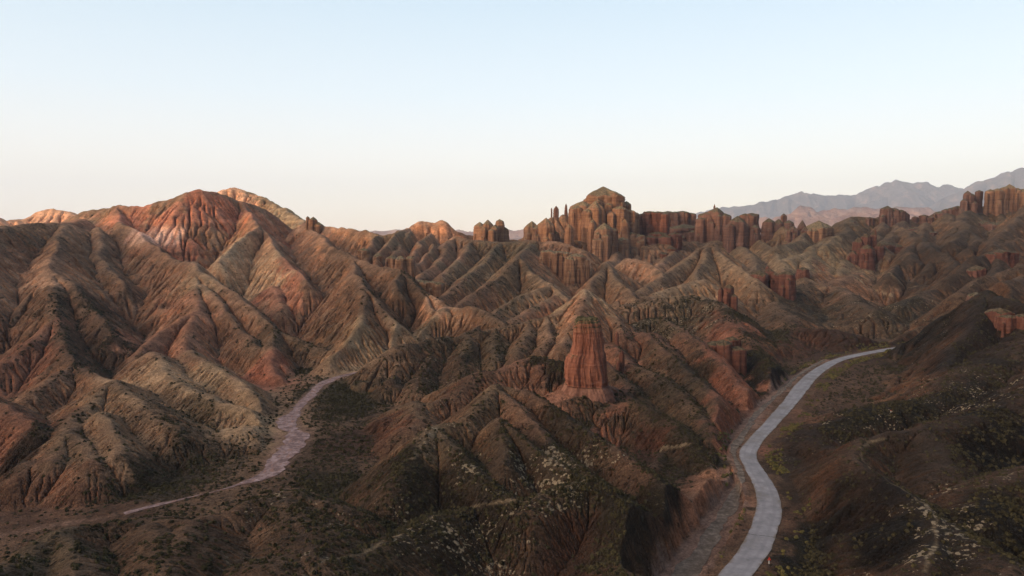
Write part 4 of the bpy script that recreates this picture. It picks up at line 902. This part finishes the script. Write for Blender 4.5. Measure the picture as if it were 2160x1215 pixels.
# ------------------------------------------------------------------ scrub
def bush_mesh(nleaf, seed, spread=.5):
    g = np.random.default_rng(seed); V, F = [], []
    for i in range(nleaf):
        a = g.uniform(0, 6.283); e = math.asin(g.uniform(0.02, 1)); rr = g.uniform(.55, 1)*.5
        p = np.array([math.cos(a)*math.cos(e)*rr, math.sin(a)*math.cos(e)*rr, math.sin(e)*rr*1.1 + .02])
        n = p + g.normal(0, .18, 3); n /= np.linalg.norm(n); tt = np.cross(n, g.normal(0, 1, 3)); tt /= np.linalg.norm(tt); bb = np.cross(n, tt)
        s1, s2 = g.uniform(.7, 1.3, 2)*spread
        k = len(V); V += [p - tt*s1*.5 - bb*s2*.4, p + tt*s1*.5 - bb*s2*.3, p + tt*s1*.35 + bb*s2*.5, p - tt*s1*.4 + bb*s2*.45]; F.append((k, k+1, k+2, k+3))
    return np.array(V), np.array(F)
def leaf_mat(name, c1, c2):
    m, t, b = new_mat(name); p = t.nodes.new('ShaderNodeNewGeometry').outputs['Position']
    t.links.new(mix_n(t, rng_n(t, noise(t, p, .7, 4, .7), .35, .65), c1, c2), b.inputs['Base Color']); return m
m_scrub = leaf_mat('scrub_leaves', (.024, .019, .009), (.058, .047, .021)); m_road_scrub = leaf_mat('roadside_leaves', (.05, .046, .016), (.12, .095, .032))
sg = np.random.default_rng(5)
def scatter():
    ok = (Rg > 75) & (Rg < 420); ok[:, NF:] = False
    rr, cc_ = np.nonzero(ok); a = (Rg[rr, cc_]*math.radians(DTH))**2
    Mv = MASK[:, 0].reshape(H.shape)[rr, cc_]; sl = SL.reshape(H.shape)[rr, cc_]
    x_, y_ = X[rr, cc_], Y[rr, cc_]
    dens = np.interp(np.hypot(x_, y_), [100, 240], [2.6, 1.35])*np.clip(Mv*1.25, .02, 1)**1.7*np.clip(1.6-sl, .15, 1)
    x, y = X[rr, cc_], Y[rr, cc_]
    dens *= np.clip(.75+1.3*fbm(x/8, y/8, 3, 301), .12, 1.8)
    dr = DRf[rr, cc_]; dw = DWf[rr, cc_]; ds = DSf[rr, cc_]
    dens = np.where(dr < 4.2, 0, dens); dens = np.where((dw < .3) | (ds < .3), 0, dens)
    side = (dr > 4.2) & (dr < 8.5); dens = np.where(side & (dw > 0), .55*np.clip(.7+2.2*fbm(x/7, y/7, 2, 303), 0, 2), dens)
    keep = sg.random(len(a)) < dens*a
    x, y = x[keep], y[keep]; j = np.sqrt(a[keep]); x = x + sg.uniform(-.5, .5, len(x))*j; y = y + sg.uniform(-.5, .5, len(x))*j
    s = sg.uniform(.32, .85, len(x))*(1+.0006*np.hypot(x, y)); s = np.where(side[keep], s*1.25, s)
    return x, y, ground(x, y), s, side[keep]
bx, by, bz, bs, bside = scatter(); print('bushes', len(bx))
dist = np.sqrt(bx**2 + by**2 + (60-bz)**2); ppx = 1080 + F_PX*bx/by; dep = (60-bz)/by
infr = (np.abs(ppx-1080) < 1075) & (dep < .482)
def pick(mask, n):
    i = np.nonzero(mask)[0]; return i[np.argsort(-(bs[i]/dist[i]))[:n]]
ia = pick(infr & ~bside & (dist < 190), 170); ib = pick(infr & bside, 130)
single = np.zeros(len(bx), bool); single[ia] = True; single[ib] = True
def stuff(mask, name, mat, leaves, spread, label=None):
    i = np.nonzero(mask)[0]; B = [bush_mesh(leaves, 900+k, spread) for k in range(6)]; n = len(i)
    var = sg.integers(0, 6, n); ang = sg.uniform(0, 6.283, n); c, s_ = np.cos(ang), np.sin(ang)
    BV = np.array([b_[0] for b_ in B])[var]; sc = bs[i][:, None]
    vx = (BV[..., 0]*c[:, None]-BV[..., 1]*s_[:, None])*sc + bx[i][:, None]; vy = (BV[..., 0]*s_[:, None]+BV[..., 1]*c[:, None])*sc + by[i][:, None]
    vz = BV[..., 2]*sc*sg.uniform(.8, 1.2, n)[:, None] + bz[i][:, None] - .05
    nv = BV.shape[1]; F = (B[0][1][None] + (np.arange(n)*nv)[:, None, None]).reshape(-1, 4)
    o = link(name, raw_mesh(name, np.stack([vx, vy, vz], -1).reshape(-1, 3), F, mat=mat, smooth=False), kind='stuff')
    return o
near = dist < 230
stuff(~single & ~bside & near, 'scrub', m_scrub, 30, .42)
stuff(~single & ~bside & ~near, 'distant_scrub', m_scrub, 14, .6)
stuff(~single & bside, 'roadside_scrub', m_road_scrub, 30, .42)
def singles(idx, name, mat, label, group, seed):
    ms = []
    for k in range(5):
        V_, F_ = bush_mesh(90, seed+k, .26); ms.append(raw_mesh(name, V_, F_, mat=mat, smooth=False))
    for n, i in enumerate(idx):
        o = link(name, ms[n % 5], label=label, cat='shrub', group=group)
        o.location = (bx[i], by[i], bz[i]-.05); o.scale = (bs[i],)*3; o.rotation_euler = (0, 0, sg.uniform(0, 6.28))
singles(ia, 'shrub', m_scrub, 'low dark scrub bush, one of many on the foreground hillsides', 'scrub bushes dotted over the foreground hillsides', 40)
singles(ib, 'roadside_shrub', m_road_scrub, 'small yellow-green bush on the verge of the pale winding road', 'bushes along the verges of the road', 50)
# ------------------------------------------------------------------ small marker posts by the road
def post(px, py, label, plate):
    x, y, z = hit(px, py); r = bpy.data.objects.new('road_marker', None); C.collection.objects.link(r); r.location = (x, y, z); r['label'] = label; r['category'] = 'road marker'
    mw, t, b = new_mat('white_paint'); b.inputs['Base Color'].default_value = (.6, .58, .55, 1)
    mr, t, b = new_mat('red_paint'); b.inputs['Base Color'].default_value = (.45, .05, .03, 1)
    def cyl(r0, r1, z0, z1, n=12):
        a = np.arange(n)*2*math.pi/n; V_ = [(r0*math.cos(q), r0*math.sin(q), z0) for q in a]+[(r1*math.cos(q), r1*math.sin(q), z1) for q in a]
        return V_, [(i, (i+1) % n, n+(i+1) % n, n+i) for i in range(n)]
    V_, F_ = cyl(.07, .06, -.2, .75); link('post', raw_mesh('post', V_, F_, mat=mw), r)
    if plate:
        w = .34; V_ = [(-w, -.09, .72), (w, -.09, .72), (0, -.09, 1.32), (-w, -.06, .72), (w, -.06, .72), (0, -.06, 1.32)]
        me = bpy.data.meshes.new('sign_plate'); me.from_pydata(V_, [], [(0, 1, 2), (5, 4, 3), (0, 3, 4, 1), (1, 4, 5, 2), (2, 5, 3, 0)]); me.materials.append(mr); link('sign_plate', me, r)
    else:
        V_, F_ = cyl(.09, .09, .75, .95); link('reflector', raw_mesh('reflector', V_, F_, mat=mr), r)
post(1622, 1190, 'small red and white triangular marker on the right verge of the road at the bottom', True)
post(1879, 872, 'tiny white post standing alone on the scrubby hillside right of the road', False)
# ------------------------------------------------------------------ air
HT = max(v.co.z for v in bpy.data.objects['mountains'].data.vertices) + 5
zmin = min(float(H.min()), -26) - 1
bpy.ops.mesh.primitive_cube_add(size=1); hz = bpy.context.object; hz.name = 'haze'; hz['kind'] = 'stuff'
hz.scale = (29200, 29200, HT - zmin); hz.location = (0, 0, (HT+zmin)/2)
hm = bpy.data.materials.new('air'); hm.use_nodes = True; ht = hm.node_tree
for n in list(ht.nodes): ht.nodes.remove(n)
pv = nd(ht, 'ShaderNodeVolumePrincipled'); pv.inputs['Color'].default_value = (.68, .79, .98, 1); pv.inputs['Density'].default_value = 5.5e-5
ou = nd(ht, 'ShaderNodeOutputMaterial'); ht.links.new(pv.outputs[0], ou.inputs['Volume']); hz.data.materials.append(hm)
print('done', round(time.time()-T0, 1))
